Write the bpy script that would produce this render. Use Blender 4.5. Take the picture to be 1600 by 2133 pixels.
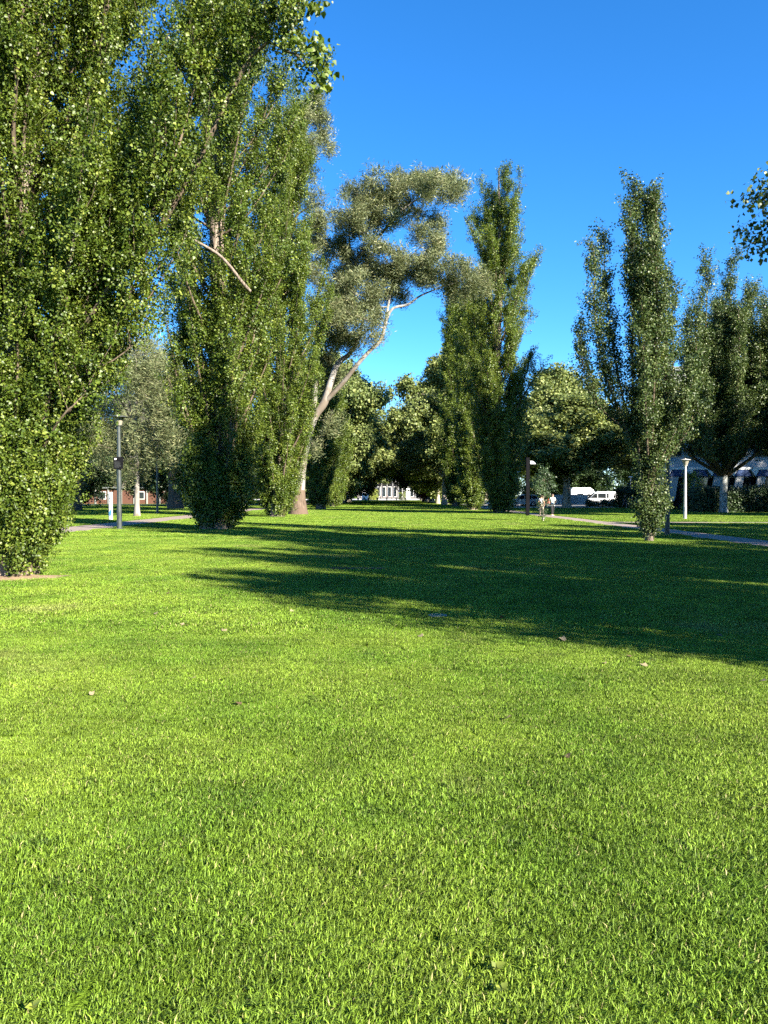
import bpy, math, random
import numpy as np
from mathutils import Vector, Matrix

for _o in list(bpy.data.objects):
    bpy.data.objects.remove(_o)
scene = bpy.context.scene
COL = scene.collection
R = math.radians

# ------------------------------------------------------------------ camera
CAM_H = 1.65
PITCH = math.atan((1066.5 - 1032.0) / 1600.0)
cam_data = bpy.data.cameras.new('camera')
cam_data.sensor_fit = 'HORIZONTAL'
cam_data.sensor_width = 36.0
cam_data.lens = 36.0
cam_data.clip_start = 0.05
cam_data.clip_end = 3000.0
cam = bpy.data.objects.new('camera', cam_data)
cam.location = (0, 0, CAM_H)
cam.rotation_euler = (math.pi / 2 - PITCH, 0, 0)
COL.objects.link(cam)
scene.camera = cam

# ------------------------------------------------------------------ light
SUN_EL = R(26.0)
SUN_H = Vector((0.71, -0.70, 0)).normalized()          # horizontal direction towards the sun
SUN_DIR = Vector((SUN_H.x * math.cos(SUN_EL), SUN_H.y * math.cos(SUN_EL), math.sin(SUN_EL)))
world = bpy.data.worlds.new('World')
scene.world = world
world.use_nodes = True
wn, wl = world.node_tree.nodes, world.node_tree.links
wn.clear()
w_out = wn.new('ShaderNodeOutputWorld')
w_bg = wn.new('ShaderNodeBackground')
w_sky = wn.new('ShaderNodeTexSky')
w_sky.sky_type = 'NISHITA'
w_sky.sun_disc = False
w_sky.sun_elevation = SUN_EL
w_sky.sun_rotation = math.atan2(SUN_H.x, SUN_H.y)
w_sky.altitude = 2000
w_sky.air_density = 1.0
w_sky.dust_density = 0.0
w_sky.ozone_density = 6.0
w_hsv = wn.new('ShaderNodeHueSaturation')
w_hsv.inputs['Saturation'].default_value = 1.18
w_bg.inputs['Strength'].default_value = 0.074
wl.new(w_sky.outputs['Color'], w_hsv.inputs['Color'])
wl.new(w_hsv.outputs['Color'], w_bg.inputs['Color'])
wl.new(w_bg.outputs['Background'], w_out.inputs['Surface'])

sun_data = bpy.data.lights.new('sun', 'SUN')
sun_data.energy = 5.0
sun_data.angle = R(0.53)
sun_data.color = (1.0, 0.93, 0.80)
sun = bpy.data.objects.new('sun', sun_data)
sun.rotation_euler = SUN_DIR.to_track_quat('Z', 'Y').to_euler()
sun.location = (40, -30, 40)
COL.objects.link(sun)

scene.view_settings.view_transform = 'Standard'
scene.view_settings.look = 'None'
scene.view_settings.gamma = 1.0
scene.view_settings.exposure = 2.28
scene.cycles.max_bounces = 4
scene.cycles.diffuse_bounces = 2
scene.cycles.transmission_bounces = 2
scene.cycles.transparent_max_bounces = 4
scene.cycles.glossy_bounces = 1
scene.cycles.use_denoising = False
scene.cycles.use_adaptive_sampling = True
scene.cycles.adaptive_threshold = 0.016
scene.cycles.caustics_reflective = False
scene.cycles.caustics_refractive = False

# ------------------------------------------------------------------ helpers
_cp, _sp = math.cos(PITCH), math.sin(PITCH)


def ray(px, py):
    u, v = (px - 800.0) / 1600.0, (py - 1066.5) / 1600.0
    return np.array((u, _cp - v * _sp, -_sp - v * _cp))


def gp(px, py):
    """ground point under a spot of the photograph"""
    d = ray(px, py)
    t = -CAM_H / d[2]
    return np.array((d[0] * t, d[1] * t, 0.0))


def at(px, py, depth):
    d = ray(px, py)
    t = depth / d[1]
    return np.array((d[0] * t, depth, CAM_H + d[2] * t))


def tag(o, label=None, cat=None, group=None, kind=None):
    if label: o['label'] = label
    if cat: o['category'] = cat
    if group: o['group'] = group
    if kind: o['kind'] = kind
    return o


def empty(name, loc=(0, 0, 0), rz=0.0):
    o = bpy.data.objects.new(name, None)
    o.location = loc
    o.rotation_euler = (0, 0, rz)
    o.empty_display_size = 0.2
    COL.objects.link(o)
    return o


def link(name, me, parent=None, loc=None):
    o = bpy.data.objects.new(name, me)
    COL.objects.link(o)
    if parent is not None: o.parent = parent
    if loc is not None: o.location = loc
    return o


def copy_tree(o, parent=None):
    c = o.copy()
    COL.objects.link(c)
    if parent is not None: c.parent = parent
    for ch in o.children:
        copy_tree(ch, c)
    return c


def np_mesh(name, verts, faces, mat=None, smooth=False, tint=None):
    """verts (n,3), faces: list of arrays each (m,k)"""
    me = bpy.data.meshes.new(name)
    verts = np.asarray(verts, dtype=np.float32)
    if not isinstance(faces, list): faces = [faces]
    faces = [np.asarray(f, dtype=np.int32) for f in faces if len(f)]
    me.vertices.add(len(verts))
    me.vertices.foreach_set('co', verts.ravel())
    loops = np.concatenate([f.ravel() for f in faces])
    tot = np.concatenate([np.full(len(f), f.shape[1], np.int32) for f in faces])
    start = np.concatenate([[0], np.cumsum(tot)[:-1]]).astype(np.int32)
    me.loops.add(len(loops))
    me.loops.foreach_set('vertex_index', loops)
    me.polygons.add(len(tot))
    me.polygons.foreach_set('loop_start', start)
    me.polygons.foreach_set('loop_total', tot)
    if smooth:
        me.polygons.foreach_set('use_smooth', np.ones(len(tot), bool))
    if tint is not None:
        a = me.attributes.new('tint', 'FLOAT', 'POINT')
        a.data.foreach_set('value', np.asarray(tint, np.float32))
    me.update(calc_edges=True)
    me.validate()
    if mat is not None: me.materials.append(mat)
    return me


class MB:
    """collects boxes, prisms, tubes and lathes for one mesh"""

    def __init__(s):
        s.v, s.f = [], []

    def add(s, verts, faces):
        b = len(s.v)
        s.v.extend([tuple(map(float, p)) for p in verts])
        s.f.extend([tuple(int(i) + b for i in f) for f in faces])
        return s

    def box(s, x0, x1, y0, y1, z0, z1, bev=0.0):
        if bev <= 0:
            v = [(x, y, z) for z in (z0, z1) for y in (y0, y1) for x in (x0, x1)]
            f = [(0, 2, 3, 1), (4, 5, 7, 6), (0, 1, 5, 4), (2, 6, 7, 3), (0, 4, 6, 2), (1, 3, 7, 5)]
            return s.add(v, f)
        b = bev
        ring = [(x0 + b, y0), (x1 - b, y0), (x1, y0 + b), (x1, y1 - b), (x1 - b, y1), (x0 + b, y1), (x0, y1 - b), (x0, y0 + b)]
        cx, cy = (x0 + x1) / 2, (y0 + y1) / 2
        def ins(r, k):
            return [(cx + (x - cx) * k[0], cy + (y - cy) * k[1]) for x, y in r]
        k = (1 - 2 * b / (x1 - x0), 1 - 2 * b / (y1 - y0))
        rings = [[(x, y, z0) for x, y in ins(ring, k)], [(x, y, z0 + b) for x, y in ring], [(x, y, z1 - b) for x, y in ring], [(x, y, z1) for x, y in ins(ring, k)]]
        return s.loft(rings)

    def loft(s, rings, cap=True):
        n = len(rings[0])
        v = [p for r in rings for p in r]
        f = []
        for i in range(len(rings) - 1):
            for j in range(n):
                f.append((i * n + j, i * n + (j + 1) % n, (i + 1) * n + (j + 1) % n, (i + 1) * n + j))
        if cap:
            f.append(tuple(range(n - 1, -1, -1)))
            f.append(tuple((len(rings) - 1) * n + j for j in range(n)))
        return s.add(v, f)

    def prism(s, pts, y0, y1):
        """profile (x,z) extruded along y"""
        return s.loft([[(x, y0, z) for x, z in pts], [(x, y1, z) for x, z in pts]])

    def lathe(s, prof, n=16, c=(0, 0, 0), axis='z'):
        rings = []
        for r, h in prof:
            ring = []
            for j in range(n):
                a = 2 * math.pi * j / n
                p = (r * math.cos(a), r * math.sin(a), h)
                if axis == 'y': p = (p[0], p[2], p[1])
                ring.append((p[0] + c[0], p[1] + c[1], p[2] + c[2]))
            rings.append(ring)
        return s.loft(rings)

    def tube(s, path, radii, n=8):
        v, f = tube(path, radii, n)
        return s.add(v, f)

    def build(s, name, mat, parent=None, smooth=False, loc=None):
        me = bpy.data.meshes.new(name)
        me.from_pydata(s.v, [], s.f)
        me.update()
        if smooth:
            me.polygons.foreach_set('use_smooth', [True] * len(me.polygons))
            try:
                me.set_sharp_from_angle(angle=R(35))
            except Exception:
                pass
        me.materials.append(mat)
        return link(name, me, parent, loc)


def tube(path, radii, n=6, cap=True):
    path = np.asarray(path, float)
    m = len(path)
    radii = np.broadcast_to(np.asarray(radii, float), (m,))
    t = np.gradient(path, axis=0)
    t /= np.linalg.norm(t, axis=1)[:, None] + 1e-9
    ref = np.array((0.0, 1.0, 0.0)) if abs(t[0][1]) < 0.8 else np.array((1.0, 0, 0))
    a = np.cross(t, ref); a /= np.linalg.norm(a, axis=1)[:, None] + 1e-9
    b = np.cross(t, a)
    ang = np.arange(n) * 2 * math.pi / n
    v = path[:, None, :] + radii[:, None, None] * (np.cos(ang)[None, :, None] * a[:, None, :] + np.sin(ang)[None, :, None] * b[:, None, :])
    v = v.reshape(-1, 3)
    i = np.arange(m - 1)[:, None] * n
    j = np.arange(n)[None, :]
    j2 = (j + 1) % n
    f = np.stack([i + j, i + j2, i + n + j2, i + n + j], -1).reshape(-1, 4)
    return v, f


class Tubes:
    def __init__(s): s.v, s.f, s.n = [], [], 0

    def add(s, path, radii, n=5):
        v, f = tube(path, radii, n)
        s.v.append(v); s.f.append(f + s.n); s.n += len(v)

    def mesh(s, name, mat):
        return np_mesh(name, np.concatenate(s.v), [np.concatenate(s.f)], mat, smooth=True)


def smooth_path(pts, k=4):
    """Catmull-Rom through points (rows may hold extra columns such as radius)"""
    p = np.asarray(pts, float)
    q = np.vstack([2 * p[0] - p[1], p, 2 * p[-1] - p[-2]])
    out = []
    for i in range(1, len(q) - 2):
        for s in np.linspace(0, 1, k, endpoint=False):
            a, b, c, d = q[i - 1], q[i], q[i + 1], q[i + 2]
            out.append(0.5 * (2 * b + (c - a) * s + (2 * a - 5 * b + 4 * c - d) * s * s + (3 * b - a - 3 * c + d) * s ** 3))
    out.append(p[-1])
    return np.array(out)


# ------------------------------------------------------------------ materials
def new_mat(name):
    m = bpy.data.materials.new(name)
    m.use_nodes = True
    n, l = m.node_tree.nodes, m.node_tree.links
    b = n['Principled BSDF']
    return m, n, l, b


def plain(name, col, rough=0.6, metal=0.0, noise=0.15, nscale=6.0, spec=0.4, bump=0.0):
    """paint, metal or stone with uneven wear"""
    m, n, l, b = new_mat(name)
    b.inputs['Roughness'].default_value = rough
    b.inputs['Metallic'].default_value = metal
    b.inputs['Specular IOR Level'].default_value = spec
    tc = n.new('ShaderNodeTexCoord')
    nz = n.new('ShaderNodeTexNoise'); nz.inputs['Scale'].default_value = nscale; nz.inputs['Detail'].default_value = 6
    l.new(tc.outputs['Object'], nz.inputs['Vector'])
    rp = n.new('ShaderNodeValToRGB')
    rp.color_ramp.elements[0].position = 0.3; rp.color_ramp.elements[1].position = 0.7
    rp.color_ramp.elements[0].color = tuple(c * (1 - noise) for c in col[:3]) + (1,)
    rp.color_ramp.elements[1].color = tuple(min(1, c * (1 + noise)) for c in col[:3]) + (1,)
    l.new(nz.outputs['Fac'], rp.inputs['Fac'])
    l.new(rp.outputs['Color'], b.inputs['Base Color'])
    if bump:
        bp = n.new('ShaderNodeBump'); bp.inputs['Strength'].default_value = bump; bp.inputs['Distance'].default_value = 0.02
        l.new(nz.outputs['Fac'], bp.inputs['Height']); l.new(bp.outputs['Normal'], b.inputs['Normal'])
    return m


def leaf_mat(name, dark, mid, light, trans, rough=0.42, tfac=0.35, spec=0.5):
    m, n, l, b = new_mat(name)
    oi = n.new('ShaderNodeObjectInfo')
    at_ = n.new('ShaderNodeAttribute'); at_.attribute_name = 'tint'
    ad = n.new('ShaderNodeMath'); ad.operation = 'MULTIPLY_ADD'
    l.new(oi.outputs['Random'], ad.inputs[0]); ad.inputs[1].default_value = 0.45
    m2 = n.new('ShaderNodeMath'); m2.operation = 'MULTIPLY'; m2.inputs[1].default_value = 0.55
    l.new(at_.outputs['Fac'], m2.inputs[0]); l.new(m2.outputs[0], ad.inputs[2])
    rp = n.new('ShaderNodeValToRGB')
    e = rp.color_ramp.elements
    e[0].position = 0.15; e[0].color = dark + (1,)
    e[1].position = 0.95; e[1].color = light + (1,)
    x = e.new(0.62); x.color = mid + (1,)
    l.new(ad.outputs[0], rp.inputs['Fac'])
    l.new(rp.outputs['Color'], b.inputs['Base Color'])
    b.inputs['Roughness'].default_value = rough
    b.inputs['Specular IOR Level'].default_value = spec
    tr = n.new('ShaderNodeBsdfTranslucent')
    mx = n.new('ShaderNodeMix'); mx.data_type = 'RGBA'; mx.blend_type = 'MULTIPLY'; mx.inputs[0].default_value = 1.0
    l.new(rp.outputs['Color'], mx.inputs[6]); mx.inputs[7].default_value = trans + (1,)
    l.new(mx.outputs[2], tr.inputs['Color'])
    ms = n.new('ShaderNodeMixShader'); ms.inputs[0].default_value = tfac
    l.new(b.outputs[0], ms.inputs[1]); l.new(tr.outputs[0], ms.inputs[2])
    l.new(ms.outputs[0], n['Material Output'].inputs['Surface'])
    return m


def bark_mat(name, c0, c1, c2=None, scale=3.0, stretch=0.18, bump=0.8):
    m, n, l, b = new_mat(name)
    b.inputs['Roughness'].default_value = 0.9
    b.inputs['Specular IOR Level'].default_value = 0.15
    tc = n.new('ShaderNodeTexCoord')
    mp = n.new('ShaderNodeMapping'); mp.inputs['Scale'].default_value = (1, 1, stretch)
    l.new(tc.outputs['Object'], mp.inputs['Vector'])
    nz = n.new('ShaderNodeTexNoise'); nz.inputs['Scale'].default_value = scale * 3; nz.inputs['Detail'].default_value = 8; nz.inputs['Roughness'].default_value = 0.7
    l.new(mp.outputs['Vector'], nz.inputs['Vector'])
    rp = n.new('ShaderNodeValToRGB')
    rp.color_ramp.elements[0].position = 0.35; rp.color_ramp.elements[0].color = c0 + (1,)
    rp.color_ramp.elements[1].position = 0.68; rp.color_ramp.elements[1].color = c1 + (1,)
    l.new(nz.outputs['Fac'], rp.inputs['Fac'])
    out = rp.outputs['Color']
    if c2 is not None:
        n2 = n.new('ShaderNodeTexNoise'); n2.inputs['Scale'].default_value = scale * 0.5; n2.inputs['Detail'].default_value = 4
        l.new(tc.outputs['Object'], n2.inputs['Vector'])
        r2 = n.new('ShaderNodeValToRGB'); r2.color_ramp.elements[0].position = 0.48; r2.color_ramp.elements[1].position = 0.6
        l.new(n2.outputs['Fac'], r2.inputs['Fac'])
        mx = n.new('ShaderNodeMix'); mx.data_type = 'RGBA'
        l.new(r2.outputs['Color'], mx.inputs[0]); l.new(out, mx.inputs[6]); mx.inputs[7].default_value = c2 + (1,)
        out = mx.outputs[2]
    l.new(out, b.inputs['Base Color'])
    bp = n.new('ShaderNodeBump'); bp.inputs['Strength'].default_value = bump; bp.inputs['Distance'].default_value = 0.04
    l.new(nz.outputs['Fac'], bp.inputs['Height']); l.new(bp.outputs['Normal'], b.inputs['Normal'])
    return m


M = {}
M['poplar_leaf'] = leaf_mat('poplar_leaf', (0.032, 0.056, 0.006), (0.082, 0.122, 0.012), (0.205, 0.235, 0.040), (1.4, 1.35, 0.5), rough=0.45, tfac=0.25, spec=.35)
M['white_poplar_leaf'] = leaf_mat('white_poplar_leaf', (0.024, 0.044, 0.010), (0.054, 0.086, 0.018), (0.19, 0.22, 0.09), (1.4, 1.35, 0.6), rough=0.45, tfac=0.2, spec=.35)
M['gum_leaf'] = leaf_mat('gum_leaf', (0.066, 0.084, 0.035), (0.142, 0.166, 0.072), (0.31, 0.295, 0.155), (1.2, 1.2, 0.7), rough=0.5, tfac=0.2, spec=.3)
M['plane_leaf'] = leaf_mat('plane_leaf', (0.062, 0.092, 0.024), (0.145, 0.178, 0.050), (0.34, 0.36, 0.13), (1.4, 1.35, 0.6), rough=0.5, tfac=0.25, spec=.3)
M['dark_leaf'] = leaf_mat('dark_leaf', (0.02, 0.04, 0.012), (0.035, 0.065, 0.02), (0.07, 0.11, 0.03), (1.3, 1.3, 0.8), rough=0.5, tfac=0.2)
M['plum_leaf'] = leaf_mat('plum_leaf', (0.03, 0.006, 0.01), (0.07, 0.012, 0.02), (0.14, 0.03, 0.03), (1.4, 0.8, 0.8), rough=0.5, tfac=0.25)
M['yellow_leaf'] = leaf_mat('yellow_leaf', (0.10, 0.13, 0.02), (0.20, 0.24, 0.03), (0.35, 0.36, 0.06), (1.4, 1.4, 0.6), rough=0.5, tfac=0.25)
M['poplar_bark'] = bark_mat('poplar_bark', (0.06, 0.045, 0.035), (0.30, 0.24, 0.19), scale=3.0)
M['twig'] = bark_mat('twig', (0.05, 0.038, 0.026), (0.17, 0.13, 0.09), scale=4.0)
M['gum_bark'] = bark_mat('gum_bark', (0.11, 0.10, 0.085), (0.29, 0.27, 0.24), (0.13, 0.105, 0.08), scale=1.2, bump=0.4)
M['gum_bark_base'] = bark_mat('gum_bark_base', (0.05, 0.036, 0.026), (0.17, 0.125, 0.09), (0.10, 0.07, 0.05), scale=2.0, bump=1.0)
M['white_bark'] = bark_mat('white_bark', (0.03, 0.03, 0.028), (0.52, 0.54, 0.52), scale=1.1, stretch=0.7, bump=0.5)
M['plane_bark'] = bark_mat('plane_bark', (0.16, 0.13, 0.10), (0.42, 0.37, 0.29), (0.25, 0.22, 0.15), scale=1.5, bump=0.4)

# ------------------------------------------------------------------ foliage prototypes (kept out of the scene)
def leaf_verts(L, W, kind):
    """one leaf in its own plane: stalk at origin, along +y, normal +z, folded along the midrib"""
    if kind == 'delta':      # poplar: broad triangle with round shoulders
        return np.array([(0, 0, 0), (-.42 * W, .12 * L, .10 * W), (-.5 * W, .34 * L, .13 * W), (0, L, -.04 * L), (.5 * W, .34 * L, .13 * W), (.42 * W, .12 * L, .10 * W)]), [(0, 3, 2, 1), (0, 5, 4, 3)]
    if kind == 'quad':
        return np.array([(0, 0, 0), (-.5 * W, .4 * L, .12 * W), (0, L, 0), (.5 * W, .4 * L, .12 * W)]), [(0, 2, 1), (0, 3, 2)]
    if kind == 'lance':      # gum
        return np.array([(0, 0, 0), (-.5 * W, .35 * L, .03 * L), (.15 * L, L, 0), (.5 * W, .35 * L, .03 * L)]), [(0, 2, 1), (0, 3, 2)]


def rand_rot(rng, n, up_bias=0.0):
    """random rotation matrices (n,3,3)"""
    q = rng.normal(size=(n, 4)); q /= np.linalg.norm(q, axis=1)[:, None]
    w, x, y, z = q.T
    return np.stack([np.stack([1 - 2 * (y * y + z * z), 2 * (x * y - z * w), 2 * (x * z + y * w)], -1),
                     np.stack([2 * (x * y + z * w), 1 - 2 * (x * x + z * z), 2 * (y * z - x * w)], -1),
                     np.stack([2 * (x * z - y * w), 2 * (y * z + x * w), 1 - 2 * (x * x + y * y)], -1)], 1)


def make_sprig(name, mat, kind, n, L, W, length, spread, droop, seed, twig_r=0.003, var=0.3):
    rng = np.random.default_rng(seed)
    V, F3, F4, T, b = [], [], [], [], 0
    if twig_r > 0:
        p = np.array([(0, 0, -0.05), (rng.normal() * .02, rng.normal() * .02, length * .5), (0, 0, length)])
        tv, tf = tube(p, [twig_r, twig_r * .8, twig_r * .3], 3)
        V.append(tv); F4.append(tf); T.append(np.full(len(tv), 0.9)); b += len(tv)
    for i in range(n):
        s = (i + rng.random()) / n
        pos = np.array((0, 0, s * length))
        a = i * 2.4 + rng.normal() * .5
        out = np.array((math.cos(a), math.sin(a), 0))
        pos = pos + out * spread * (0.25 + 0.75 * rng.random())
        # leaf axis: outwards and drooping; leaf normal roughly outwards/up
        ax = out * (0.6 + .5 * rng.random()) + np.array((0, 0, -droop + rng.normal() * .45)) + rng.normal(size=3) * .3
        ax /= np.linalg.norm(ax)
        nr = out * .8 + np.array((0, 0, .7)) + rng.normal(size=3) * .55
        nr -= ax * nr.dot(ax); nr /= np.linalg.norm(nr) + 1e-6
        sd = np.cross(ax, nr)
        k = 1 + rng.uniform(-var, var)
        lv, lf = leaf_verts(L * k, W * k, kind)
        v = pos + lv[:, :1] * sd + lv[:, 1:2] * ax + lv[:, 2:] * nr
        V.append(v)
        for f in lf: (F4 if len(f) == 4 else F3).append(np.array([[x + b for x in f]]))
        T.append(np.full(len(v), rng.random())); b += len(v)
    faces = []
    if F3: faces.append(np.concatenate(F3))
    if F4: faces.append(np.concatenate(F4))
    me = np_mesh(name, np.concatenate(V), faces, mat, tint=np.concatenate(T))
    return bpy.data.objects.new(name, me)


def scatter_group(name, protos):
    ng = bpy.data.node_groups.new(name, 'GeometryNodeTree')
    ng.interface.new_socket('Geometry', in_out='INPUT', socket_type='NodeSocketGeometry')
    ng.interface.new_socket('Geometry', in_out='OUTPUT', socket_type='NodeSocketGeometry')
    n, l = ng.nodes, ng.links
    gi, go = n.new('NodeGroupInput'), n.new('NodeGroupOutput')
    g2i = n.new('GeometryNodeGeometryToInstance')
    for p in protos:
        oi = n.new('GeometryNodeObjectInfo')
        oi.inputs['Object'].default_value = p
        l.new(oi.outputs['Geometry'], g2i.inputs[0])
    iop = n.new('GeometryNodeInstanceOnPoints')
    iop.inputs['Pick Instance'].default_value = True
    def attr(nm, ty):
        a = n.new('GeometryNodeInputNamedAttribute'); a.data_type = ty; a.inputs['Name'].default_value = nm
        return a.outputs['Attribute']
    e2r = n.new('FunctionNodeEulerToRotation')
    l.new(attr('rot', 'FLOAT_VECTOR'), e2r.inputs[0])
    l.new(gi.outputs[0], iop.inputs['Points'])
    l.new(g2i.outputs[0], iop.inputs['Instance'])
    l.new(attr('idx', 'INT'), iop.inputs['Instance Index'])
    l.new(e2r.outputs[0], iop.inputs['Rotation'])
    l.new(attr('scl', 'FLOAT'), iop.inputs['Scale'])
    l.new(iop.outputs[0], go.inputs[0])
    return ng


def scatter_mesh(name, pos, rot, scl, idx):
    me = bpy.data.meshes.new(name)
    pos = np.asarray(pos, np.float32)
    me.vertices.add(len(pos)); me.vertices.foreach_set('co', pos.ravel())
    a = me.attributes.new('rot', 'FLOAT_VECTOR', 'POINT'); a.data.foreach_set('vector', np.asarray(rot, np.float32).ravel())
    a = me.attributes.new('scl', 'FLOAT', 'POINT'); a.data.foreach_set('value', np.asarray(scl, np.float32))
    a = me.attributes.new('idx', 'INT', 'POINT'); a.data.foreach_set('value', np.asarray(idx, np.int32))
    me.update()
    return me


def scatter_obj(name, ng, nproto, pos, dirs, scl, rng, mat, parent=None):
    """instances of prototypes whose +Z is turned to dirs"""
    dirs = np.asarray(dirs, float)
    dirs = dirs / (np.linalg.norm(dirs, axis=1)[:, None] + 1e-9)
    th = np.arccos(np.clip(dirs[:, 2], -1, 1)); ph = np.arctan2(dirs[:, 1], dirs[:, 0])
    rot = np.stack([np.zeros(len(dirs)), th, ph], -1)
    me = scatter_mesh(name, pos, rot, scl, rng.integers(0, nproto, len(dirs)))
    me.materials.append(mat)
    o = link(name, me, parent)
    md = o.modifiers.new('scatter', 'NODES'); md.node_group = ng
    o['kind'] = 'stuff'
    return o


SP = {}


def sprig_set(key, mat, kind, n, L, W, length, spread, droop, seed, nvar=5, **kw):
    ps = [make_sprig(key + '_sprig', M[mat], kind, n, L, W, length, spread, droop, seed + i, **kw) for i in range(nvar)]
    SP[key] = (scatter_group(key + '_scatter', ps), nvar, M[mat])


sprig_set('poplar_near', 'poplar_leaf', 'delta', 44, .044, .045, .46, .09, .35, 10, nvar=8, var=.5)
sprig_set('poplar', 'poplar_leaf', 'quad', 34, .072, .070, .60, .13, .3, 30, nvar=6, var=.45)
sprig_set('white_poplar', 'white_poplar_leaf', 'quad', 26, .075, .075, .55, .15, .3, 50, nvar=6)
sprig_set('gum', 'gum_leaf', 'lance', 24, .20, .036, .75, .15, .1, 70, nvar=6, var=.4)
sprig_set('plane', 'plane_leaf', 'quad', 20, .24, .24, .80, .38, .3, 90, nvar=5)
sprig_set('dark', 'dark_leaf', 'quad', 22, .17, .14, .60, .30, .3, 110, nvar=4)
sprig_set('plum', 'plum_leaf', 'quad', 20, .14, .12, .60, .28, .3, 130, nvar=3)
sprig_set('yellow', 'yellow_leaf', 'quad', 20, .12, .09, .40, .22, .2, 150, nvar=3)


# ------------------------------------------------------------------ tree builders
def prof(profile, z):
    return np.interp(z, [p[0] for p in profile], [p[1] for p in profile])


def shoots_of(path, rng, every, lo, hi, outc, tilt=0.35, s0=0.15):
    """upright side shoots along a limb (path n,3); outc = trunk axis point (x,y)"""
    seg = np.linalg.norm(np.diff(path, axis=0), axis=1)
    cum = np.concatenate([[0], np.cumsum(seg)])
    out = []
    k = max(2, int(cum[-1] * (1 - s0) / every))
    for s in np.sort(rng.uniform(s0, 1.0, k)):
        p = np.array([np.interp(s * cum[-1], cum, path[:, i]) for i in range(3)])
        a = rng.uniform(0, 2 * math.pi)
        d = np.array((math.cos(a), math.sin(a), 0)) * rng.uniform(.2, 1) * tilt * 2
        o = np.array((p[0] - outc[0], p[1] - outc[1], 0)); o /= np.linalg.norm(o) + .3
        d = d + o * tilt * .6
        d[2] = 1; d /= np.linalg.norm(d)
        L = rng.uniform(lo, hi)
        mid = p + d * L * .5
        tip = p + d * L * .8 + np.array((0, 0, L * .25))
        out.append(np.array([p, mid, tip]))
    return out


def sprigs_along(paths, rng, n, jitter, zfav=None):
    """n sprig positions and directions spread by length over paths"""
    ln = np.array([np.linalg.norm(np.diff(p, axis=0), axis=1).sum() for p in paths])
    if zfav: ln = ln * np.array([zfav[1] if p[0][2] < zfav[0] else 1.0 for p in paths])
    pick = rng.choice(len(paths), n, p=ln / ln.sum())
    P, D = np.zeros((n, 3)), np.zeros((n, 3))
    for i, k in enumerate(pick):
        p = paths[k]
        s = rng.random() * (len(p) - 1)
        j = min(int(s), len(p) - 2); f = s - j
        P[i] = p[j] * (1 - f) + p[j + 1] * f
        D[i] = p[j + 1] - p[j]
    D /= np.linalg.norm(D, axis=1)[:, None] + 1e-9
    D = D + rng.normal(size=(n, 3)) * .55
    D[:, 2] += .15
    P = P + rng.normal(size=(n, 3)) * jitter
    return P, D


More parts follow.
